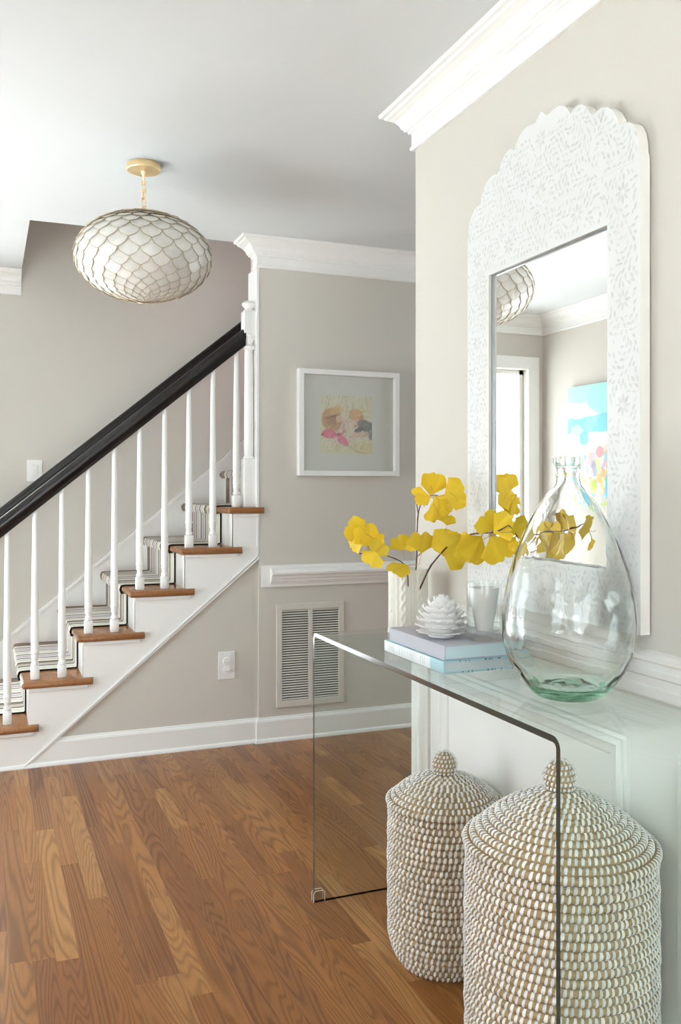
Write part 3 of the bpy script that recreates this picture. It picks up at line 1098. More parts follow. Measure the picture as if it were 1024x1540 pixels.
def stroke(u, v, p, q, w, soft=.006):
    p, q = np.array(p), np.array(q)
    d = q - p
    t = np.clip(((u - p[0]) * d[0] + (v - p[1]) * d[1]) / (d @ d), 0, 1)
    dist = np.hypot(u - p[0] - t * d[0], v - p[1] - t * d[1])
    return np.clip((w - dist) / soft + .5, 0, 1)


def sketch(u, v):
    img = np.ones(u.shape + (3,)) * np.array([232, 227, 205]) / 255
    img = blend(img, nf(u, v, 3, 3, 1), (236, 222, 160), .55)
    img = blend(img, nf(u, v, 5, 4, 2), (240, 214, 190), .4)
    img = blend(img, nf(u, v, 9, 2, 3) * (v > .62), (190, 200, 190), .35)
    r = np.random.default_rng(5)
    for k in range(9):
        x = r.uniform(.08, .95)
        img = blend(img, stroke(u, v, (x, 1.0), (x + r.uniform(-.09, .09), .72), .004), (150, 160, 170), .5)
    # left figure: hair bun, face, pink shirt
    img = blend(img, ell(u, v, .43, .47, .12, .17), (240, 206, 196), .9)
    img = blend(img, ell(u, v, .22, .58, .19, .21, .2), (190, 138, 100), .85)
    img = blend(img, ell(u, v, .30, .74, .12, .07, .3), (226, 178, 118), .8)
    img = blend(img, ell(u, v, .35, .60, .07, .07), (238, 198, 186), .85)
    for k in range(9):
        a = .35 + k * .14
        img = blend(img, stroke(u, v, (.30, .66), (.30 - .24 * math.cos(a), .66 - .26 * math.sin(a) + .04), .006), (122, 82, 66), .55)
    img = blend(img, stroke(u, v, (.12, .60), (.36, .67), .008), (96, 66, 62), .6)
    poly = ell(u, v, .17, .33, .14, .075, -.1)
    img = blend(img, poly, (238, 96, 140), .9)
    img = blend(img, ell(u, v, .42, .23, .14, .07, -.7), (240, 106, 150), .9)
    img = blend(img, nf(u, v, 9, 9, 4) * ell(u, v, .3, .3, .24, .12, -.4), (250, 160, 185), .6)
    img = blend(img, ell(u, v, .36, .33, .05, .03), (120, 80, 84), .7)
    img = blend(img, ell(u, v, .04, .32, .03, .015, .4), (80, 60, 60), .8)
    img = blend(img, stroke(u, v, (.45, .42), (.44, .34), .008), (150, 90, 84), .6)
    # right figure: ginger hair, face, grey top
    img = blend(img, ell(u, v, .69, .53, .11, .12), (242, 206, 184), .9)
    img = blend(img, ell(u, v, .68, .68, .14, .10, -.1), (232, 170, 116), .85)
    img = blend(img, ell(u, v, .79, .56, .05, .12, -.2), (206, 130, 88), .7)
    img = blend(img, ell(u, v, .67, .485, .025, .013), (110, 74, 70), .7)
    img = blend(img, ell(u, v, .86, .49, .16, .10, -.35), (112, 114, 116), .9)
    img = blend(img, ell(u, v, .75, .42, .10, .045, .35), (92, 96, 100), .9)
    img = blend(img, ell(u, v, .97, .40, .05, .16), (108, 116, 118), .85)
    img = blend(img, nf(u, v, 8, 8, 6) * ell(u, v, .86, .45, .17, .13, -.3), (160, 160, 160), .6)
    img = blend(img, ell(u, v, .76, .33, .19, .045, .05), (238, 196, 182), .85)
    img = blend(img, ell(u, v, .58, .29, .03, .02), (224, 140, 190), .6)
    img = blend(img, stroke(u, v, (.52, .15), (.62, .09), .008) + stroke(u, v, (.62, .09), (.74, .02), .008) + stroke(u, v, (.74, .02), (.92, .0), .008), (130, 130, 125), .7)
    img = blend(img, ell(u, v, .25, .05, .4, .12), (226, 224, 190), .5)
    img = blend(img, ell(u, v, .85, .1, .25, .12), (226, 212, 150), .5)
    # loose crayon hatching breaks the shapes up
    r = np.random.default_rng(8)
    ny, nx = u.shape
    for k in range(420):
        px, py = r.uniform(.02, .98), r.uniform(.02, .98)
        c0 = img[int(py * (ny - 1)), int(px * (nx - 1))] * 255
        dk = r.choice([.72, .86, 1.10, 1.2])
        a = r.normal(.9, .5)
        ln = r.uniform(.03, .11)
        img = blend(img, stroke(u, v, (px, py), (px + ln * math.cos(a), py + ln * math.sin(a)), r.uniform(.003, .007)), np.clip(c0 * dk, 0, 250), .55)
    hat = np.clip(nf(u, v, 26, 22, 31) * .5 + .5, 0, 1)
    img = img * (1 - .22 * hat[..., None]) + .22 * hat[..., None] * np.array([238, 234, 216]) / 255
    return img * .76 + .22 * np.array([226, 223, 208]) / 255  # colours paled overall, with the glazing's veil mixed in


def seascape(u, v):
    # u = 0 at the edge nearest the corner
    img = np.ones(u.shape + (3,)) * np.array([236, 236, 234]) / 255
    w = .02 * nf(u, v, 3, 2, 11)
    img = blend(img, (v + w > .86 - .0 * u) * 1.0, (168, 222, 218))
    img = blend(img, ell(u, v, .62, .88, .38, .15), (160, 216, 212))
    img = blend(img, ((v + w > .60) & (v + w < .735 + .03 * u)) * 1.0, (128, 200, 210))
    img = blend(img, nf(u, v, 5, 3, 12) * ((v > .58) & (v < .74)), (170, 220, 224), .7)
    img = blend(img, ell(u, v, .12, .58, .10, .1), (186, 224, 214), .8)
    img = blend(img, ell(u, v, .22, .56, .06, .06), (110, 190, 200), .8)
    r = np.random.default_rng(21)
    pal = [(236, 140, 140), (244, 196, 176), (236, 220, 130), (70, 180, 206), (120, 200, 214), (200, 190, 210), (246, 236, 226), (170, 190, 90), (236, 180, 190), (150, 150, 170), (120, 214, 214), (240, 170, 120)]
    for k in range(170):
        cx, cy = r.uniform(.12, 1), r.uniform(.02, .52)
        if cy > .33 + .25 * cx:
            continue
        ro = r.uniform(-.5, .5)
        ww, hh_ = r.uniform(.015, .045), r.uniform(.02, .07)
        xx, yy_ = (u - cx) * math.cos(ro) + (v - cy) * math.sin(ro), -(u - cx) * math.sin(ro) + (v - cy) * math.cos(ro)
        mk_ = np.clip((ww * (1 + .25 * nf(u, v, 12, 12, k)) - np.abs(xx)) / .012 + .5, 0, 1) * np.clip((hh_ - np.abs(yy_)) / .014 + .5, 0, 1)
        img = blend(img, mk_, pal[r.integers(len(pal))], r.uniform(.5, .9))
    img = blend(img, ell(u, v, .56, .17, .07, .13), (64, 176, 206), .95)
    img = blend(img, ell(u, v, .42, .44, .05, .05), (232, 150, 150), .9)
    return img


t = thing('framed_drawing', 'deep white frame with a matted pencil sketch of two children', 'picture', (1.6945, YB, 1.557))
FW, FH, FB, FD_ = .543, .527, .026, .040
mb = MB()
for x0, x1, z0, z1 in ((-FW / 2, -FW / 2 + FB, -FH / 2, FH / 2), (FW / 2 - FB, FW / 2, -FH / 2, FH / 2), (-FW / 2 + FB, FW / 2 - FB, -FH / 2, -FH / 2 + FB), (-FW / 2 + FB, FW / 2 - FB, FH / 2 - FB, FH / 2)):
    mb.rbox(x0, x1, -FD_, -.001, z0, z1, .0015, 1)
mb.build('frame', M['trim'], t)
MB().box(-FW / 2 + FB, FW / 2 - FB, -.014, -.010, -FH / 2 + FB, FH / 2 - FB).build('mat_board', M['mat_board'], t)
pm = painted_mat('crayon_sketch_paper')
obj('drawing', painting_mesh('drawing', .280, .290, 140, 145, sketch, pm), t, loc=(-.012, -.0146, -.006))
MB().box(-FW / 2 + FB, FW / 2 - FB, -.020, -.0185, -FH / 2 + FB, FH / 2 - FB).build('glazing', M['frame_glass'], t)

t = thing('abstract_painting', 'turquoise and white abstract beach canvas reflected in the mirror', 'painting', (XL, 4.487, 1.511), rotz=PI / 2)
MB().box(-.388, .388, -.033, -.002, -.387, .387).build('stretched_canvas', M['mat_board'], t)
am = painted_mat('acrylic_painted_canvas')
me = painting_mesh('painted_face', .776, .774, 150, 150, lambda u, v: seascape(1 - u, v), am)
obj('painted_face', me, t, loc=(0, -.0336, 0))

# ================================================================== PENDANT LAMP
t = thing('pendant_lamp', 'capiz shell pendant lamp hanging from a brass chain', 'pendant lamp', (.546, 3.315, 2.085))
RX, RZ = .239, .150
MB().lathe([(.0, .345), (.060, .345), (.062, .341), (.062, .323), (.060, .320), (.0, .319)], 40, cap0=False, cap1=False).build('canopy', M['brass'], t, smooth=True, angle=30)
MB().lathe([(.0035, 0), (.004, .002), (.002, .003)], 8).build('canopy_screw', M['brass'], t, loc=(-.012, -.0605, .330)).rotation_euler = (PI / 2, 0, 0)
MB().lathe([(.011, .318), (.008, .308), (.004, .302), (.0045, .275), (.003, .270)], 14).build('stem', M['brass'], t, smooth=True)
lk = []
for i in range(20):
    a = 2 * PI * i / 20
    lk.append((.0085 * math.cos(a), 0, .0100 * math.sin(a) + (.009 if math.sin(a) > 0 else -.009)))
lme = MB().tube(lk, .0024, 8, closed=True).mesh('chain_link', M['brass'], smooth=True)
nl = 4
for i in range(nl):
    obj('chain_link', lme, t, loc=(0, 0, .262 - i * .0310), rot=(0, 0, (i % 2) * PI / 2 + .35))
MB().lathe([(.0, .158), (.012, .158), (.014, .152), (.05, .148), (.05, .144), (0, .144)], 20, cap0=False, cap1=False).build('top_ring', M['brass'], t, smooth=True)
pr_ = [(max(.001, (RX - .014) * math.cos(a)), (RZ - .012) * math.sin(a)) for a in np.linspace(-PI / 2 * .93, PI / 2 * .96, 20)]
MB().lathe(pr_, 36, cap0=False, cap1=False).build('liner', M['lamp_inner'], t, smooth=True)
bulb = MB().lathe([(.0, -.05), (.018, -.046), (.028, -.03), (.03, -.015), (.024, .005), (.014, .025), (.013, .05), (.0, .05)], 16, cap0=False, cap1=False)
bulb.build('bulb', M['ceramic'], t, smooth=True)
# overlapping scales on the ellipsoid, rows by arc length
n_scales, far_scales = 0, MB()
NR = 20
angs = np.linspace(-PI / 2, PI / 2, 400)
xs, zs = RX * np.cos(angs), RZ * np.sin(angs)
arc = np.concatenate([[0], np.cumsum(np.hypot(np.diff(xs), np.diff(zs)))])
def lat_at(s): return float(np.interp(s, arc, angs))
total = arc[-1]
pitch = total / (NR + 1.2)
NPER = 20
for rI in range(NR):
    s_top = (rI + 2.6) * pitch          # arc length (from the bottom) of the scale's top
    ln = pitch * 2.75
    s_mid = s_top - ln * .55
    rmid = RX * math.cos(lat_at(s_mid))
    npr = NPER if rmid > .11 else (14 if rmid > .07 else 10)
    if rmid < .035:
        npr = 6
    wdt = 2 * PI * rmid / npr * 1.03
    seg = 7
    # rows of the scale from top (0) to tip (1); half-width profile straight then round
    grid = []
    for j in range(seg + 1):
        q = j / seg
        hwid = .5 if q < .5 else .5 * math.sqrt(max(0.0, 1 - ((q - .5) / .5) ** 2))
        grid.append((q, max(hwid, .05)))
    vs, vb, mesh = [], [], MB()
    cols = 4
    def pt(q, w, lift):
        s = s_top - ln * q
        la = lat_at(max(.0, s))
        r_ = max(.002, RX * math.cos(la))
        lo = w * wdt / max(rmid, .02)
        nv = Vector((math.cos(la) / RX * math.cos(lo), math.cos(la) / RX * math.sin(lo), math.sin(la) / RZ)).normalized()
        return Vector((r_ * math.cos(lo), r_ * math.sin(lo), RZ * math.sin(la))) + nv * (lift + q * .0125)
    f = []
    for lift in (0.0, .0012):
        for q, hwid in grid:
            for c_ in range(cols + 1):
                vs.append(pt(q, hwid * (c_ / cols * 2 - 1), lift))
    nrow, nc = len(grid), cols + 1
    half = nrow * nc
    for j in range(nrow - 1):
        for c_ in range(cols):
            a = j * nc + c_
            f.append((half + a, half + a + 1, half + a + nc + 1, half + a + nc))
            f.append((a + nc, a + nc + 1, a + 1, a))
    bd = [j * nc for j in range(nrow)] + [(nrow - 1) * nc + c_ for c_ in range(1, nc)] + [j * nc + cols for j in range(nrow - 2, -1, -1)]
    for a, b in zip(bd[:-1], bd[1:]):
        f.append((a, b, half + b, half + a))
    mesh.add(vs, f, 0)
    rimp = [pt(q, -hwid, .0010) for q, hwid in grid[2:]] + [pt(q, hwid, .0010) for q, hwid in reversed(grid[2:])]
    mesh.tube(rimp, .0010, 5, mi=1)
    me = mesh.mesh('capiz_scale', [M['capiz'], M['wire']], smooth=True, angle=50)
    for i in range(npr):
        ang_ = 2 * PI * (i + (rI % 2) * .5) / npr + .1
        if rI < NR - 5 and n_scales < 300:
            obj('capiz_scale', me, t, rot=(0, 0, ang_))
            n_scales += 1
        else:
            ca_, sa_ = math.cos(ang_), math.sin(ang_)
            far_scales.v += [(x * ca_ - y * sa_, x * sa_ + y * ca_, z) for x, y, z in mesh.v]
            b_ = len(far_scales.v) - len(mesh.v)
            far_scales.f += [tuple(b_ + k_ for k_ in fc) for fc in mesh.f]
            far_scales.mi += mesh.mi
if far_scales.v:
    far_scales.build('capiz_scales_top', [M['capiz'], M['wire']], t, smooth=True, angle=50)['kind'] = 'stuff'

# ================================================================== MIRROR
MX0, MX1 = 1.240, 1.264
MYC = 1.793
half = [(0, 2.131), (.010, 2.124), (.022, 2.114), (.034, 2.114), (.052, 2.117), (.072, 2.117), (.092, 2.108), (.108, 2.092), (.116, 2.080), (.126, 2.088), (.142, 2.090), (.158, 2.085), (.174, 2.072), (.188, 2.052),
        (.196, 2.046), (.210, 2.050), (.226, 2.050), (.244, 2.044), (.262, 2.030), (.276, 2.008), (.281, 1.992), (.296, 1.992), (.312, 1.986), (.328, 1.974), (.338, 1.956), (.343, 1.935), (.344, 1.915), (.348, 1.905), (.348, .925)]
outer = [(MYC + s, z) for s, z in half] + [(MYC - s, z) for s, z in reversed(half[1:])]
IY0, IY1, IZ0, IZ1 = 1.549, 2.030, 1.052, 1.791
t = thing('wall_mirror', 'scalloped arch mirror with a white bone inlay frame', 'mirror', (MX1, MYC, .925))
def TM(o):
    o.matrix_parent_inverse = Matrix.Translation(-Vector(t.location))
    return o
from mathutils.geometry import tessellate_polygon
op = [Vector((y, z, 0)) for y, z in outer]
ip = [Vector(p + (0,)) for p in ((IY0, IZ0), (IY1, IZ0), (IY1, IZ1), (IY0, IZ1))]
tri = tessellate_polygon([op, ip])
al = op + ip
mb = MB()
mb.add([(MX0, p.x, p.y) for p in al], tri, 0)
no = len(op)
for ring, base in ((op, 0), (ip, no)):
    k = len(ring)
    vs = [(MX0, p.x, p.y) for p in ring] + [(MX1, p.x, p.y) for p in ring]
    mb.add(vs, [(i, (i + 1) % k, k + (i + 1) % k, k + i) for i in range(k)], 1)
TM(mb.build('frame', [M['bone'], M['bone_edge']], t))
TM(MB().box(MX0 + .012, MX0 + .014, IY0 - .004, IY1 + .004, IZ0 - .004, IZ1 + .004).build('looking_glass', M['mirror'], t))
TM(MB().box(MX0 + .0145, MX1 - .0005, MYC - .33, MYC + .33, .94, 1.9).build('backing_board', M['bone_edge'], t))
# thin dark inner lip at the glass
lip = MB()
for a, b, c_, d_ in ((IY0, IY1, IZ1 - .004, IZ1), (IY1 - .004, IY1, IZ0, IZ1), (IY0, IY0 + .004, IZ0, IZ1), (IY0, IY1, IZ0, IZ0 + .004)):
    lip.box(MX0 + .008, MX0 + .012, a, b, c_, d_)
TM(lip.build('inner_lip', mat('silver_grey_lip', (.30, .32, .32, 1), .3, .6), t))
# seams between the inlay panels
sm_ = MB()
for y0, y1, z0, z1 in ((MYC - .345, MYC + .345, 1.8985, 1.9000), (MYC - .0008, MYC + .0008, 1.96, 2.09), (IY1 + .003, MYC + .345, 1.300, 1.3012), (IY0 - .1, IY0 - .003, 1.300, 1.3012)):
    sm_.box(MX0 - .0006, MX0 + .001, y0, y1, z0, z1)
TM(sm_.build('panel_seam', mat('inlay_seam', (.70, .69, .64, 1), .5), t))
# bone leaf pieces laid along curling vines
def inside(y, z, mrg=.008):
    s = abs(y - MYC)
    top = np.interp(s, [h[0] for h in half[:-2]], [h[1] for h in half[:-2]])
    if s > .348 - mrg or z > top - mrg * 1.2 or z < .925 + mrg:
        return False
    if IY0 - mrg < y < IY1 + mrg and IZ0 - mrg < z < IZ1 + mrg:
        return False
    return abs(z - 1.899) > .006
leafs = MB()
def inlay(y, z, ang, L, W):
    c_, s_ = math.cos(ang), math.sin(ang)
    ring = []
    for q, w in ((0, 0), (.25, .8), (.55, 1), (.85, .55), (1, 0), (.85, -.35), (.55, -.7), (.25, -.55)):
        a, b = (q - .5) * L, w * W / 2
        ring.append((MX0 - .0007, y + a * c_ - b * s_, z + a * s_ + b * c_))
    leafs.add(ring, [tuple(range(8))])
g = .0150
ROS = ((0, 1.940), (0, 2.065), (.295, 1.845), (.14, 1.845), (.295, 1.62), (.295, 1.40), (.295, 1.18), (.15, .985), (0, .985))
placed = 0
for iy in range(int(.70 / g) + 1):
    for iz in range(int(1.22 / g) + 1):
        y = MYC - .35 + (iy + .5 * (iz % 2)) * g + random.uniform(-.003, .003)
        z = .925 + iz * g * .95 + random.uniform(-.003, .003)
        if not inside(y, z):
            continue
        s = abs(y - MYC)
        sgn = 1 if y > MYC else -1
        fl = math.sin(s * 38 + 1.3) * 1.3 + math.cos(z * 29 + s * 12) * 1.5
        ang = PI / 2 + sgn * fl + random.uniform(-.25, .25)
        if random.random() < .12 or any(math.hypot(s - rs_, z - rz_) < .031 for rs_, rz_ in ROS):
            continue
        inlay(y, z, ang, random.uniform(.013, .018), random.uniform(.0060, .0090))
# rosettes
for (s, z) in ROS:
    for sg in ((1, -1) if s else (1,)):
        for k in range(8):
            a = k * PI / 4
            yy, zz = MYC + sg * s + .0145 * math.cos(a), z + .0145 * math.sin(a)
            if inside(yy, zz, .002):
                inlay(yy, zz, a, .0190, .0095)
o = TM(leafs.build('inlay_leaves', M['leaf_inlay'], t))
o['kind'] = 'stuff'

# ================================================================== CONSOLE TABLE
TX0, TX1, TY0, TY1, TT, TG = .905, 1.2435, 1.252, 2.470, .800, .012
t = thing('console_table', 'clear waterfall glass console table along the right wall', 'console table', ((TX0 + TX1) / 2, (TY0 + TY1) / 2, 0))
RB = .022
def wf(off):
    """side outline (y, z) of the bent sheet; off = inset"""
    p = [(TY0 + off, 0)]
    r = RB - off
    for i in range(9):
        a = PI - i * PI / 16
        p.append((TY0 + RB + r * math.cos(a), TT - RB + r * math.sin(a)))
    for i in range(9):
        a = PI / 2 - i * PI / 16
        p.append((TY1 - RB + r * math.cos(a), TT - RB + r * math.sin(a)))
    p.append((TY1 - off, 0))
    return p
A, B = wf(0), wf(TG)
n = len(A)
vs = [(TX0, y, z) for y, z in A] + [(TX1, y, z) for y, z in A] + [(TX0, y, z) for y, z in B] + [(TX1, y, z) for y, z in B]
mb = MB()
mb.v = vs
for i in range(n - 1):
    mb.f.append((i, i + 1, n + i + 1, n + i)); mb.mi.append(0)
    mb.f.append((2 * n + i + 1, 2 * n + i, 3 * n + i, 3 * n + i + 1)); mb.mi.append(0)
    mb.f.append((i + 1, i, 2 * n + i, 2 * n + i + 1)); mb.mi.append(1)
    mb.f.append((n + i, n + i + 1, 3 * n + i + 1, 3 * n + i)); mb.mi.append(0)
mb.f += [(0, n, 3 * n, 2 * n), (n - 1, 3 * n - 1, 4 * n - 1, 2 * n - 1)]
mb.mi += [1, 1]
def TC(o):
    o.matrix_parent_inverse = Matrix.Translation(-Vector(t.location))
    return o
TC(mb.build('bent_glass_sheet', [M['table_glass'], M['glass_edge']], t, smooth=True, angle=30))
for yy, sy in ((TY1, -1), (TY0, 1)):
    for xx, sx in ((TX0, 1), (TX1, -1)):
        g_ = MB()
        x0_, x1_ = sorted((xx - sx * .003, xx + sx * .032))
        ya, yb = sorted((yy + sy * (TG + .0005), yy + sy * (TG + .0035)))
        g_.rbox(x0_, x1_, ya, yb, .0005, .034, .0012, 1)
        ya, yb = sorted((yy - sy * .0005, yy - sy * .0035))
        g_.rbox(x0_, x1_, ya, yb, .0005, .034, .0012, 1)
        for ya in (yy + sy * (TG + .002), yy - sy * .002):
            g_.tube([(xx - sx * .003, ya, .002), (xx - sx * .003, ya, .028), (xx + sx * .003, ya, .034), (xx + sx * .026, ya, .034), (xx + sx * .032, ya, .028), (xx + sx * .032, ya, .002)], .0009, 6, mi=1)
        TC(g_.build('corner_guard', [M['guard'], M['plastic']], t))

# ================================================================== BASKETS
def basket(name, label, X, Y, R, zrim, zknob, rows, sp, seed, bottom_in):
    r_ = random.Random(seed)
    t = thing(name, label, 'basket', (X, Y, 0), 'lidded woven baskets under the console')
    body, lid, bst, lst = MB(), MB(), MB(), MB()
    NS = 72
    def coil(mb, path, hgt):
        """lathe with a rounded bump for each coil; path: list of (r, z, nr, nz)"""
        prof = []
        for i, (r, z, nr, nz) in enumerate(path):
            tr, tz = -nz, nr
            for q in (-.5, -.3, 0, .3):
                bmp = hgt * math.sqrt(max(0, 1 - (q / .5) ** 2)) * .50
                prof.append((max(.001, r + tr * q * hgt + nr * bmp), z + tz * q * hgt + nz * bmp))
        mb.lathe(prof, NS, cap0=True, cap1=True)
    def stitches(mb, path, hgt, wid, sp=sp):
        for i, (r, z, nr, nz) in enumerate(path):
            tr, tz = -nz, nr
            cnt = max(8, int(round(2 * PI * r / sp)))
            ph = .5 * (i % 2) + r_.uniform(-.12, .12)
            for k in range(cnt):
                a0 = 2 * PI * (k + ph + r_.uniform(-.10, .10)) / cnt
                w = wid * r_.uniform(.8, 1.15)
                vs = []
                steps = 6
                lo, hi = -.48, .48
                slant = .22 * sp
                for s in range(steps):
                    q = lo + (hi - lo) * s / (steps - 1)
                    bmp = hgt * (.55 * math.sqrt(max(0, 1 - (min(abs(q), .5) / .5) ** 2 * .96)))
                    rr = r + tr * q * hgt + nr * bmp
                    zz = z + tz * q * hgt + nz * bmp
                    ca = a0 + slant * (q) / max(r, .02)
                    taper = math.sqrt(max(.12, 1 - (abs(q) / .66) ** 2))
                    for (dw, dn) in ((-.5, -.0004), (-.25, .0016), (.25, .0016), (.5, -.0004)):
                        aa = ca + dw * w * taper / max(r, .02)
                        vs.append(((rr + nr * dn) * math.cos(aa), (rr + nr * dn) * math.sin(aa), zz + nz * dn))
                fs = []
                for s in range(steps - 1):
                    for c_ in range(3):
                        fs.append((s * 4 + c_, s * 4 + c_ + 1, s * 4 + 4 + c_ + 1, s * 4 + 4 + c_))
                mb.add(vs, fs)
    hb = zrim / rows
    path = []
    for i in range(rows):
        z = (i + .5) * hb
        q = z / zrim
        r = R * (.985 + .02 * math.sin(q * 2.6)) - hb * .5
        if z < .085:
            k = 1 - z / .085
            r -= bottom_in * (k ** 2.2)
        nz = -.35 * max(0, 1 - z / .07)
        nr = math.sqrt(1 - nz * nz)
        r += R * .006 * math.sin(i * 1.7)
        path.append((r, z, nr, nz))
    coil(body, path, hb)
    stitches(bst, path, hb, sp * .52)
    zsh = zrim + .004
    kr = .035
    zk0 = zknob - kr * 2.05
    lp = []
    nl_ = int(round(math.hypot(R - .025, zk0 - zsh) / (hb * .93)))
    # rim coils then convex cone
    lp.append((R - .004, zsh + hb * .30, .92, .38))
    for i in range(1, nl_ + 1):
        q = (i - .32) / nl_
        r = (R - .008) * (1 - q) + .026 * q
        z = zsh + (zk0 - zsh) * (q ** .92) + hb * .75 * math.sin(q * PI) + hb * .35
        nv = Vector((zk0 - zsh, R - .026)).normalized()
        lp.append((r, z, nv.x * .9, nv.y))
    coil(lid, lp, hb)
    stitches(lst, lp, hb, sp * .50)
    knob = MB()
    kst = MB()
    kp = []
    nk = 9
    kc = zknob - kr
    for i in range(nk):
        a = -PI / 2 * .72 + i * (PI / 2 * .72 + PI / 2 * .9) / (nk - 1)
        kp.append((max(.004, kr * .92 * math.cos(a)), kc + kr * .95 * math.sin(a), math.cos(a), math.sin(a)))
    prof = [(.024, zk0 - .012), (.022, zk0 - .002)] + [(r * .96, z) for r, z, a, b in kp]
    knob.lathe(prof, 28)
    stitches(kst, [(max(.004, r * .90), zc_, a, b) for r, zc_, a, b in kp], kr * .24, sp * .40, sp * .66)
    bo = body.build('basket_body', M['seagrass'], t, smooth=True, angle=80)
    s1 = bst.build('body_stitching', M['stitch'], bo, smooth=True, angle=80)
    lo_ = lid.build('lid', M['seagrass'], t, smooth=True, angle=80)
    s2 = lst.build('lid_stitching', M['stitch'], lo_, smooth=True, angle=80)
    ko = knob.build('knob', M['seagrass'], t, smooth=True, angle=80)
    s3 = kst.build('knob_stitching', M['stitch'], ko, smooth=True, angle=80)
    for s in (s1, s2, s3):
        s['kind'] = 'stuff'
    return t
basket('lidded_basket', 'smaller round woven basket with lid at the far end under the console', 1.112, 2.04, .147, .405, .540, 24, .0135, 3, .035)
basket('lidded_basket', 'taller round woven basket with lid at the near end under the console', 1.058, 1.466, .186, .515, .686, 31, .0122, 5, .04)

# ================================================================== TABLETOP THINGS
# ---- demijohn vase
vz = lambda v: 1.22 - (v - 738) * .001362 - TT
VP = [(70 / 3.16, 90), (73 / 3.16, 97), (73 / 3.16, 112), (68 / 3.16, 122), (59 / 3.16, 134), (57 / 3.16, 158), (58 / 3.16, 166), (63 / 3.16, 171), (63 / 3.16, 178), (58 / 3.16, 184), (58 / 3.16, 212), (71 / 3.16, 233), (95 / 3.16, 255), (130 / 3.16, 300), (190 / 3.16, 400), (233 / 3.16, 500),
      (267 / 3.16, 600), (293 / 3.16, 700), (310 / 3.16, 800), (314 / 3.16, 870), (310 / 3.16, 950), (292 / 3.16, 1020), (265 / 3.16, 1080), (226 / 3.16, 1140), (182 / 3.16, 1190)]
outp = [(hw_ * .001362, vz(660 + y / 3.16)) for hw_, y in VP][::-1]
outp = [(0.0005, .008), (.035, .006), (.052, .0008), (.062, .0006), (.070, .006)] + outp
# smooth resample
def resample(p, n):
    p = np.array(p)
    d = np.concatenate([[0], np.cumsum(np.hypot(*np.diff(p, axis=0).T))])
    s = np.linspace(0, d[-1], n)
    return list(zip(np.interp(s, d, p[:, 0]), np.interp(s, d, p[:, 1])))
def chaikin(p, it=2):
    for _ in range(it):
        q = [p[0]]
        for a, b in zip(p[:-1], p[1:]):
            q.append((.75 * a[0] + .25 * b[0], .75 * a[1] + .25 * b[1]))
            q.append((.25 * a[0] + .75 * b[0], .25 * a[1] + .75 * b[1]))
        q.append(p[-1])
        p = q
    return p
outp = chaikin(outp, 2)
inn = []
for r, z in reversed(outp):
    if z < .012 and r < .066:
        continue
    th = .0030 + .012 * max(0, 1 - z / .12) ** 2
    rin = min(r - th, .0212 + max(0, .440 - z) * 1.2)
    inn.append((max(.0005, rin), max(z, 0.025)))
inn = [(r, z) for r, z in inn if r > .004]
inn += [(.04, .022), (.02, .026), (.0008, .028)]
prof = outp + [(outp[-1][0] - .0012, outp[-1][1] + .0012), (outp[-1][0] - .0028, outp[-1][1] + .0008)] + inn
wob = lambda r, a, z: r * (1 + (.006 * math.sin(2 * a + 1) + .004 * math.sin(5 * a + z * 18)) * min(1, z / .08) * (1 if r > .04 else .3))
vt = thing('glass_vase', 'large pale green bubbled glass demijohn vase on the console', 'vase', (1.106, 1.503, TT + .0006))
MB().lathe(prof, 72, rfun=wob, cap0=True, cap1=True).build('blown_body', M['vase_glass'], vt, smooth=True, angle=75)

# ---- books
bt = thing('book', 'pale blue book with a white printed spine, lower of the stack', 'book', (0, 0, 0), 'books stacked on the console')
BX0, BX1, BY0, BY1, BZ, BT = .974, 1.205, 1.789, 2.112, TT + .0006, .028
MB().box(BX0 + .004, BX1 - .004, BY0 + .004, BY1 - .004, BZ + .003, BZ + BT - .003).build('page_block', M['pages'], bt)
cv = MB().rbox(BX0, BX1, BY0, BY1, BZ, BZ + .003, .001, 1).rbox(BX0, BX1, BY0, BY1, BZ + BT - .003, BZ + BT, .001, 1).rbox(BX0 - .001, BX0 + .003, BY0, BY1, BZ, BZ + BT, .001, 1)
cv.build('cover', M['sky_cover'], bt)
sp_ = MB().box(BX0 - .0016, BX0 - .001, BY0 + .065, BY1 - .002, BZ + .0005, BZ + BT - .0005).build('spine_panel', M['spine_white'], bt)
sl = MB()
rr = random.Random(4)
y = BY1 - .030
while y > BY0 + .09:
    w_ = rr.choice((.0022, .0030, .0018))
    z0 = BZ + .005
    z1 = BZ + BT - .005
    if rr.random() < .8:
        sl.box(BX0 - .0022, BX0 - .0016, y - w_, y, z0, z1)
        if rr.random() < .5:
            zz = rr.choice((z0, (z0 + z1) / 2, z1 - .003))
            sl.box(BX0 - .0022, BX0 - .0016, y - .009, y - w_, zz, zz + .0028)
    y -= rr.uniform(.008, .016)
sl.build('spine_print', M['letter'], bt)['kind'] = 'stuff'
mk = MB()
for x in (1.015, 1.030, 1.040, 1.082, 1.093, 1.101, 1.118, 1.15, 1.162):
    mk.box(x, x + rr.uniform(.002, .006), BY0 - .0004, BY0 + .0008, BZ + BT - .0028, BZ + BT - .0004)
    mk.box(x + .007, x + .007 + rr.uniform(.002, .004), BY0 - .0004, BY0 + .0008, BZ + .0004, BZ + .0028)
mk.build('edge_print', M['mark'], bt)['kind'] = 'stuff'
b2 = thing('book', 'lavender grey cloth book on top of the pale blue book', 'book', (0, 0, 0), 'books stacked on the console')
CX0, CX1, CY0, CY1, CZ, CT = .980, 1.190, 1.796, 2.092, BZ + BT + .0006, .034
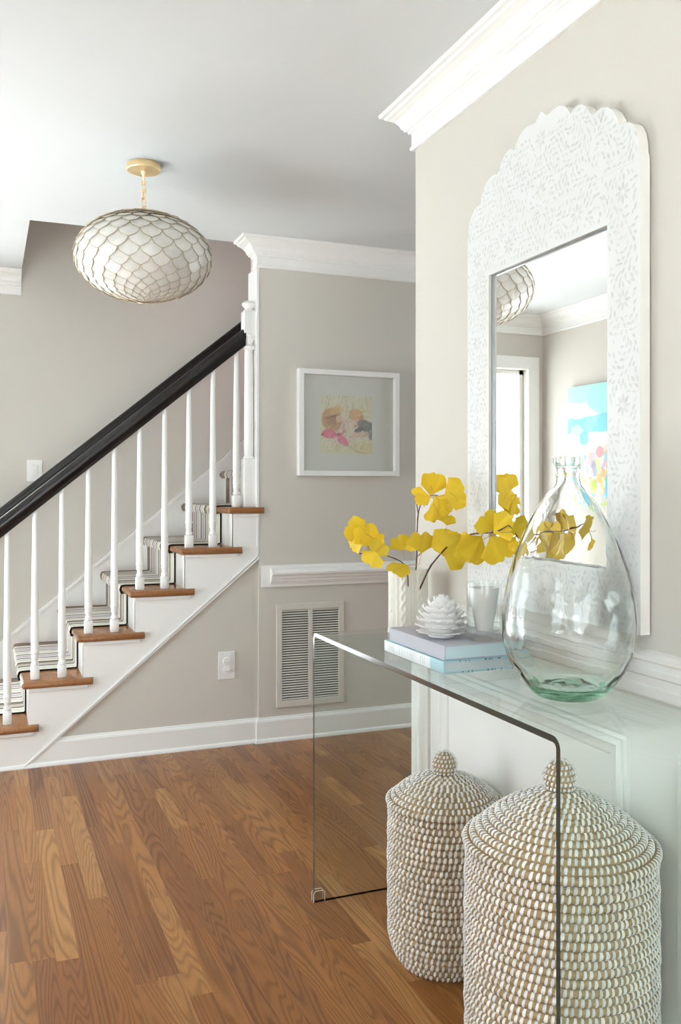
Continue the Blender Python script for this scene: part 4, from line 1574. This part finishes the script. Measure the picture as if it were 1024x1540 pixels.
MB().box(CX0 + .004, CX1 - .004, CY0 + .0025, CY1 - .0025, CZ + .0028, CZ + CT - .0028).build('page_block', M['pages_blue'], b2)
MB().rbox(CX0, CX1, CY0, CY1, CZ, CZ + .0028, .001, 1).rbox(CX0, CX1, CY0, CY1, CZ + CT - .0028, CZ + CT, .001, 1).rbox(CX0 - .001, CX0 + .003, CY0, CY1, CZ, CZ + CT, .0012, 1).build('cover', M['lavender'], b2)
TOPZ = CZ + CT

# ---- ceramic pinecone
ct = thing('ceramic_pinecone', 'matte white ceramic pinecone sitting on the lavender book', 'ornament', (1.030, 1.905, TOPZ + .0006))
MB().lathe([(.0, 0), (.026, 0), (.031, .003), (.031, .006), (.026, .009), (.024, .014), (0, .014)], 32, cap0=False, cap1=False).build('base', M['ceramic'], ct, smooth=True, angle=35)
MB().lathe([(.0, .010), (.028, .012), (.040, .028), (.042, .045), (.034, .068), (.020, .085), (0, .092)], 28, cap0=False, cap1=False).build('core', M['ceramic'], ct, smooth=True)
pv, pf = [], []
for sgn_z in (0, 1):
    for i in range(6):
        q = i / 5
        w = (.0, .85, 1.0, .95, .72, .12)[i] if i else .55
        for j in range(5):
            s = j / 4 * 2 - 1
            pv.append((q * .030, s * w * .0135, .006 * q * q + .0028 * (s * s) * q + (.0022 * (1 - .5 * q) if sgn_z else 0)))
for sgn_z in (0, 1):
    for i in range(5):
        for j in range(4):
            a = sgn_z * 30 + i * 5 + j
            pf.append((a, a + 1, a + 6, a + 5))
for a, b in [(i * 5, (i + 1) * 5) for i in range(5)] + [(i * 5 + 4, (i + 1) * 5 + 4) for i in range(5)] + [(25 + j, 26 + j) for j in range(4)]:
    pf.append((a, b, b + 30, a + 30))
pme = MB().add(pv, pf).mesh('petal', M['ceramic'], smooth=True, angle=60)
rings = [(.012, .030, 13, -8, 1.0), (.022, .034, 14, 4, 1.0), (.033, .035, 14, 16, 1.0), (.044, .033, 13, 27, 1.0), (.055, .029, 12, 38, .95), (.066, .022, 10, 50, .9), (.076, .013, 7, 62, .8), (.083, .005, 4, 74, .7)]
for ri, (z, r, cnt, tilt, sc_) in enumerate(rings):
    for k in range(cnt):
        a = 2 * PI * (k + .5 * (ri % 2)) / cnt + .2
        mx_ = Matrix.Rotation(a, 4, 'Z') @ Matrix.Translation((r, 0, z)) @ Matrix.Rotation(-math.radians(tilt), 4, 'Y') @ Matrix.Scale(sc_, 4)
        obj('petal', pme, ct, matrix=mx_)

# ---- tumbler
tt = thing('glass_tumbler', 'clear heavy glass tumbler holding a white tapered votive', 'tumbler', (1.112, 1.842, TOPZ + .0006))
MB().lathe([(.001, 0), (.029, 0), (.031, .003), (.031, .012), (.0395, .016), (.0415, .022), (.0425, .135), (.0422, .138), (.0405, .138), (.040, .135), (.039, .026), (.036, .021), (.001, .020)], 48).build('glass_cup', M['tumbler_glass'], tt, smooth=True, angle=35)
MB().lathe([(.001, .0215), (.019, .0215), (.0205, .024), (.0365, .122), (.0375, .124), (.0345, .124), (.019, .030), (.001, .028)], 40).build('insert', M['white_insert'], tt, smooth=True, angle=35)  # white tapered shape inside the glass

# ---- cable-knit vase
kv = thing('cable_knit_vase', 'cream ceramic vase with cable knit relief at the far end of the console', 'vase', (1.170, 2.372, TT + .0006))
NTH, NZ = 240, 70
KH, KR = .187, .0575
def kr_(a, z):
    base = KR * (1 - .015 * math.sin(z / KH * PI)) + .0022 * max(0, 1 - z / .012)
    ncol = 7
    x = (a / (2 * PI) * ncol) % 1.0
    d = (x - .5) * 2 * PI * KR / ncol
    ph = z / .030 * PI
    b = 0
    for s in (1, -1):
        c_ = s * .0068 * math.sin(ph)
        b = max(b, .0042 * math.exp(-((d - c_) / .0048) ** 2) * (.75 + .25 * s * math.cos(ph)))
    for e_ in (.0165, .0205, -.0165, -.0205):
        b = max(b, .0018 * math.exp(-((d - e_) / .0013) ** 2))
    return base + b
vs, fs = [], []
for j in range(NZ + 1):
    z = KH * j / NZ
    for i in range(NTH):
        a = 2 * PI * i / NTH
        r = kr_(a, z)
        vs.append((r * math.cos(a), r * math.sin(a), z))
for z in (KH, KH - .05, .02):
    for i in range(NTH):
        a = 2 * PI * i / NTH
        vs.append(((KR - .005) * math.cos(a), (KR - .005) * math.sin(a), z))
for j in range(NZ + 3):
    for i in range(NTH):
        k = (i + 1) % NTH
        fs.append((j * NTH + i, j * NTH + k, (j + 1) * NTH + k, (j + 1) * NTH + i))
fs.append(tuple(range(NTH - 1, -1, -1)))
fs.append(tuple((NZ + 3) * NTH + i for i in range(NTH)))
MB().add(vs, fs).build('knit_body', M['knit'], kv, smooth=True, angle=60)

# ---- ginkgo branches
def ginkgo_mesh(seed):
    r_ = random.Random(seed)
    na, nr = 25, 4
    vs = []
    spread = math.radians(r_.uniform(56, 68))
    notch = r_.uniform(.10, .22)
    curl = r_.uniform(.12, .3)
    ph = r_.random() * 6
    for side in (0, 1):
        for i in range(na):
            q = i / (na - 1) * 2 - 1
            a = q * spread
            R_ = 1.0 - notch * math.exp(-(q / .10) ** 2) + .045 * math.sin(q * 11 + ph) - .16 * q ** 4
            for j in range(nr + 1):
                s = j / nr
                rad = R_ * s
                z = curl * (q * q) * s * s * .5 + .07 * math.sin(q * 7 + ph) * s * s - .16 * s * s * r_.uniform(.98, 1.02)
                vs.append((rad * math.cos(a), rad * math.sin(a), z + side * .008))
    fs = []
    k = nr + 1
    for side in (0, 1):
        o_ = side * na * k
        for i in range(na - 1):
            for j in range(nr):
                fs.append((o_ + i * k + j, o_ + (i + 1) * k + j, o_ + (i + 1) * k + j + 1, o_ + i * k + j + 1))
    bd = [j for j in range(nr + 1)] + [i * k + nr for i in range(1, na)] + [(na - 1) * k + j for j in range(nr - 1, -1, -1)]
    h = na * k
    for a, b in zip(bd[:-1], bd[1:]):
        fs.append((a, b, h + b, h + a))
    mb = MB().add(vs, fs, 0)
    mb.tube([(.03, 0, .0), (-.25, .03, -.02), (-.55, .10, -.03)], [.022, .018, .016], 5, mi=1)
    return mb.mesh('ginkgo_leaf', [M['ginkgo'], M['stalk']], smooth=True, angle=60)
GL = [ginkgo_mesh(s) for s in range(5)]
CAMR = Vector((math.cos(YAW), -math.sin(YAW), 0))      # across the hall, to the right
CAMF = Vector((math.sin(YAW), math.cos(YAW), 0))
def branch(label, stems, leaves, seed):
    r_ = random.Random(seed)
    t = thing('ginkgo_branch', label, 'branch', (1.170, 2.372, TT + .03), 'ginkgo branches in the cable knit vase')
    for pts_, r0, r1 in stems:
        n_ = len(pts_)
        pp = chaikin3([Vector(p) for p in pts_])
        rad = [r0 + (r1 - r0) * i / (len(pp) - 1) + (.0006 if i % 5 == 2 else 0) for i in range(len(pp))]
        o = MB().tube(pp, rad, 7).build('twig', M['bark'], t, smooth=True)
        o.matrix_parent_inverse = Matrix.Translation(-Vector(t.location))
    for (x, y, z), ang, size, tip, roll in leaves:
        a = math.radians(ang)
        dx = (CAMR * math.cos(a) + Vector((0, 0, 1)) * math.sin(a)) * math.cos(math.radians(tip)) - CAMF * math.sin(math.radians(tip))
        nrm_ = (-CAMF) - dx * (-CAMF).dot(dx)
        nrm_.normalize()
        nrm_ = Matrix.Rotation(math.radians(roll), 3, dx) @ nrm_
        yx = nrm_.cross(dx)
        R3 = Matrix((dx, yx, nrm_)).transposed().to_4x4()
        o = obj('ginkgo_leaf', GL[r_.randrange(5)], t, matrix=Matrix.Translation(Vector((x, y, z)) - Vector(t.location)) @ R3 @ Matrix.Scale(size, 4))
    return t
def chaikin3(p, it=2):
    for _ in range(it):
        q = [p[0]]
        for a, b in zip(p[:-1], p[1:]):
            q += [a * .75 + b * .25, a * .25 + b * .75]
        q.append(p[-1])
        p = q
    return p
# twigs: (points, start radius, end radius); leaves: (base point, angle, length, tip, roll)
branch('upright ginkgo branch with yellow leaves rising highest from the vase',
       [([(1.165, 2.36, 0.84), (1.178, 2.329, 0.987), (1.169, 2.311, 1.1), (1.164, 2.291, 1.168), (1.152, 2.231, 1.201), (1.148, 2.168, 1.209), (1.152, 2.113, 1.202)], 0.0022, 0.0012),
        ([(1.164, 2.291, 1.149), (1.165, 2.302, 1.174), (1.163, 2.302, 1.195)], 0.0014, 0.002),
        ([(1.182, 2.327, 1.028), (1.184, 2.294, 1.05), (1.195, 2.257, 1.063)], 0.0012, 0.0009)],
       [((1.137, 2.162, 1.202), 172, 0.0543, 25, 50),
        ((1.135, 2.163, 1.207), 72, 0.0658, 15, 35),
        ((1.147, 2.104, 1.207), 12, 0.0612, 5, -10),
        ((1.133, 2.131, 1.204), -58, 0.0617, 20, 25),
        ((1.163, 2.119, 1.126), 75, 0.0309, 10, 20),
        ((1.133, 2.109, 1.195), -40, 0.0451, 0, -40),
        ((1.13, 2.133, 1.18), -80, 0.0455, 10, 10),
        ((1.11, 2.281, 1.049), 112, 0.0462, 15, 10),
        ((1.145, 2.234, 1.043), 88, 0.0609, 5, 15),
        ((1.17, 2.224, 1.06), 30, 0.0609, 25, -25),
        ((1.144, 2.299, 1.043), 100, 0.0416, 20, -30),
        ((1.196, 2.246, 1.06), 5, 0.0342, 30, 40)], 1)
branch('ginkgo branch with yellow leaves reaching left over the console end',
       [([(1.165, 2.36, 0.84), (1.137, 2.302, 0.993), (1.103, 2.272, 1.017), (1.056, 2.248, 1.035), (1.0, 2.228, 1.048), (0.942, 2.208, 1.049)], 0.0019, 0.0011),
        ([(0.991, 2.221, 1.048), (0.972, 2.218, 1.067), (0.961, 2.211, 1.086)], 0.0009, 0.0007)],
       [((0.957, 2.202, 1.103), 158, 0.0585, 10, -35),
        ((0.966, 2.209, 1.068), 92, 0.0652, 15, 45),
        ((0.942, 2.208, 1.103), 238, 0.052, -10, 55),
        ((0.977, 2.216, 1.067), 70, 0.0491, -20, -40),
        ((0.976, 2.195, 1.043), 52, 0.0487, 10, 20),
        ((0.981, 2.181, 1.055), 238, 0.0437, 10, 15),
        ((1.101, 2.23, 1.011), 190, 0.0587, 25, 68)], 2)
branch('ginkgo branch with large yellow leaves reaching right before the mirror',
       [([(1.165, 2.36, 0.84), (1.193, 2.29, 0.99), (1.187, 2.217, 1.032), (1.176, 2.135, 1.071), (1.162, 2.034, 1.101), (1.157, 1.949, 1.112), (1.151, 1.854, 1.118), (1.143, 1.782, 1.139)], 0.0027, 0.0013),
        ([(1.143, 1.782, 1.139), (1.146, 1.759, 1.124), (1.149, 1.747, 1.101)], 0.0011, 0.0009)],
       [((1.149, 1.995, 1.103), 208, 0.0648, 20, 30),
        ((1.137, 2.086, 1.046), -22, 0.0607, 10, 45),
        ((1.146, 1.91, 1.108), 238, 0.0744, 15, -30),
        ((1.146, 1.867, 1.11), -58, 0.0731, 5, 22),
        ((1.152, 1.865, 1.123), 122, 0.0497, 15, 20),
        ((1.142, 1.848, 1.117), 42, 0.0608, 25, -40),
        ((1.138, 1.935, 1.103), 195, 0.033, 20, 30),
        ((1.136, 1.763, 1.124), 15, 0.0474, 10, 20),
        ((1.145, 1.749, 1.104), 262, 0.0277, 0, 0),
        ((1.143, 2.019, 1.092), 170, 0.0405, 20, -45)], 3)
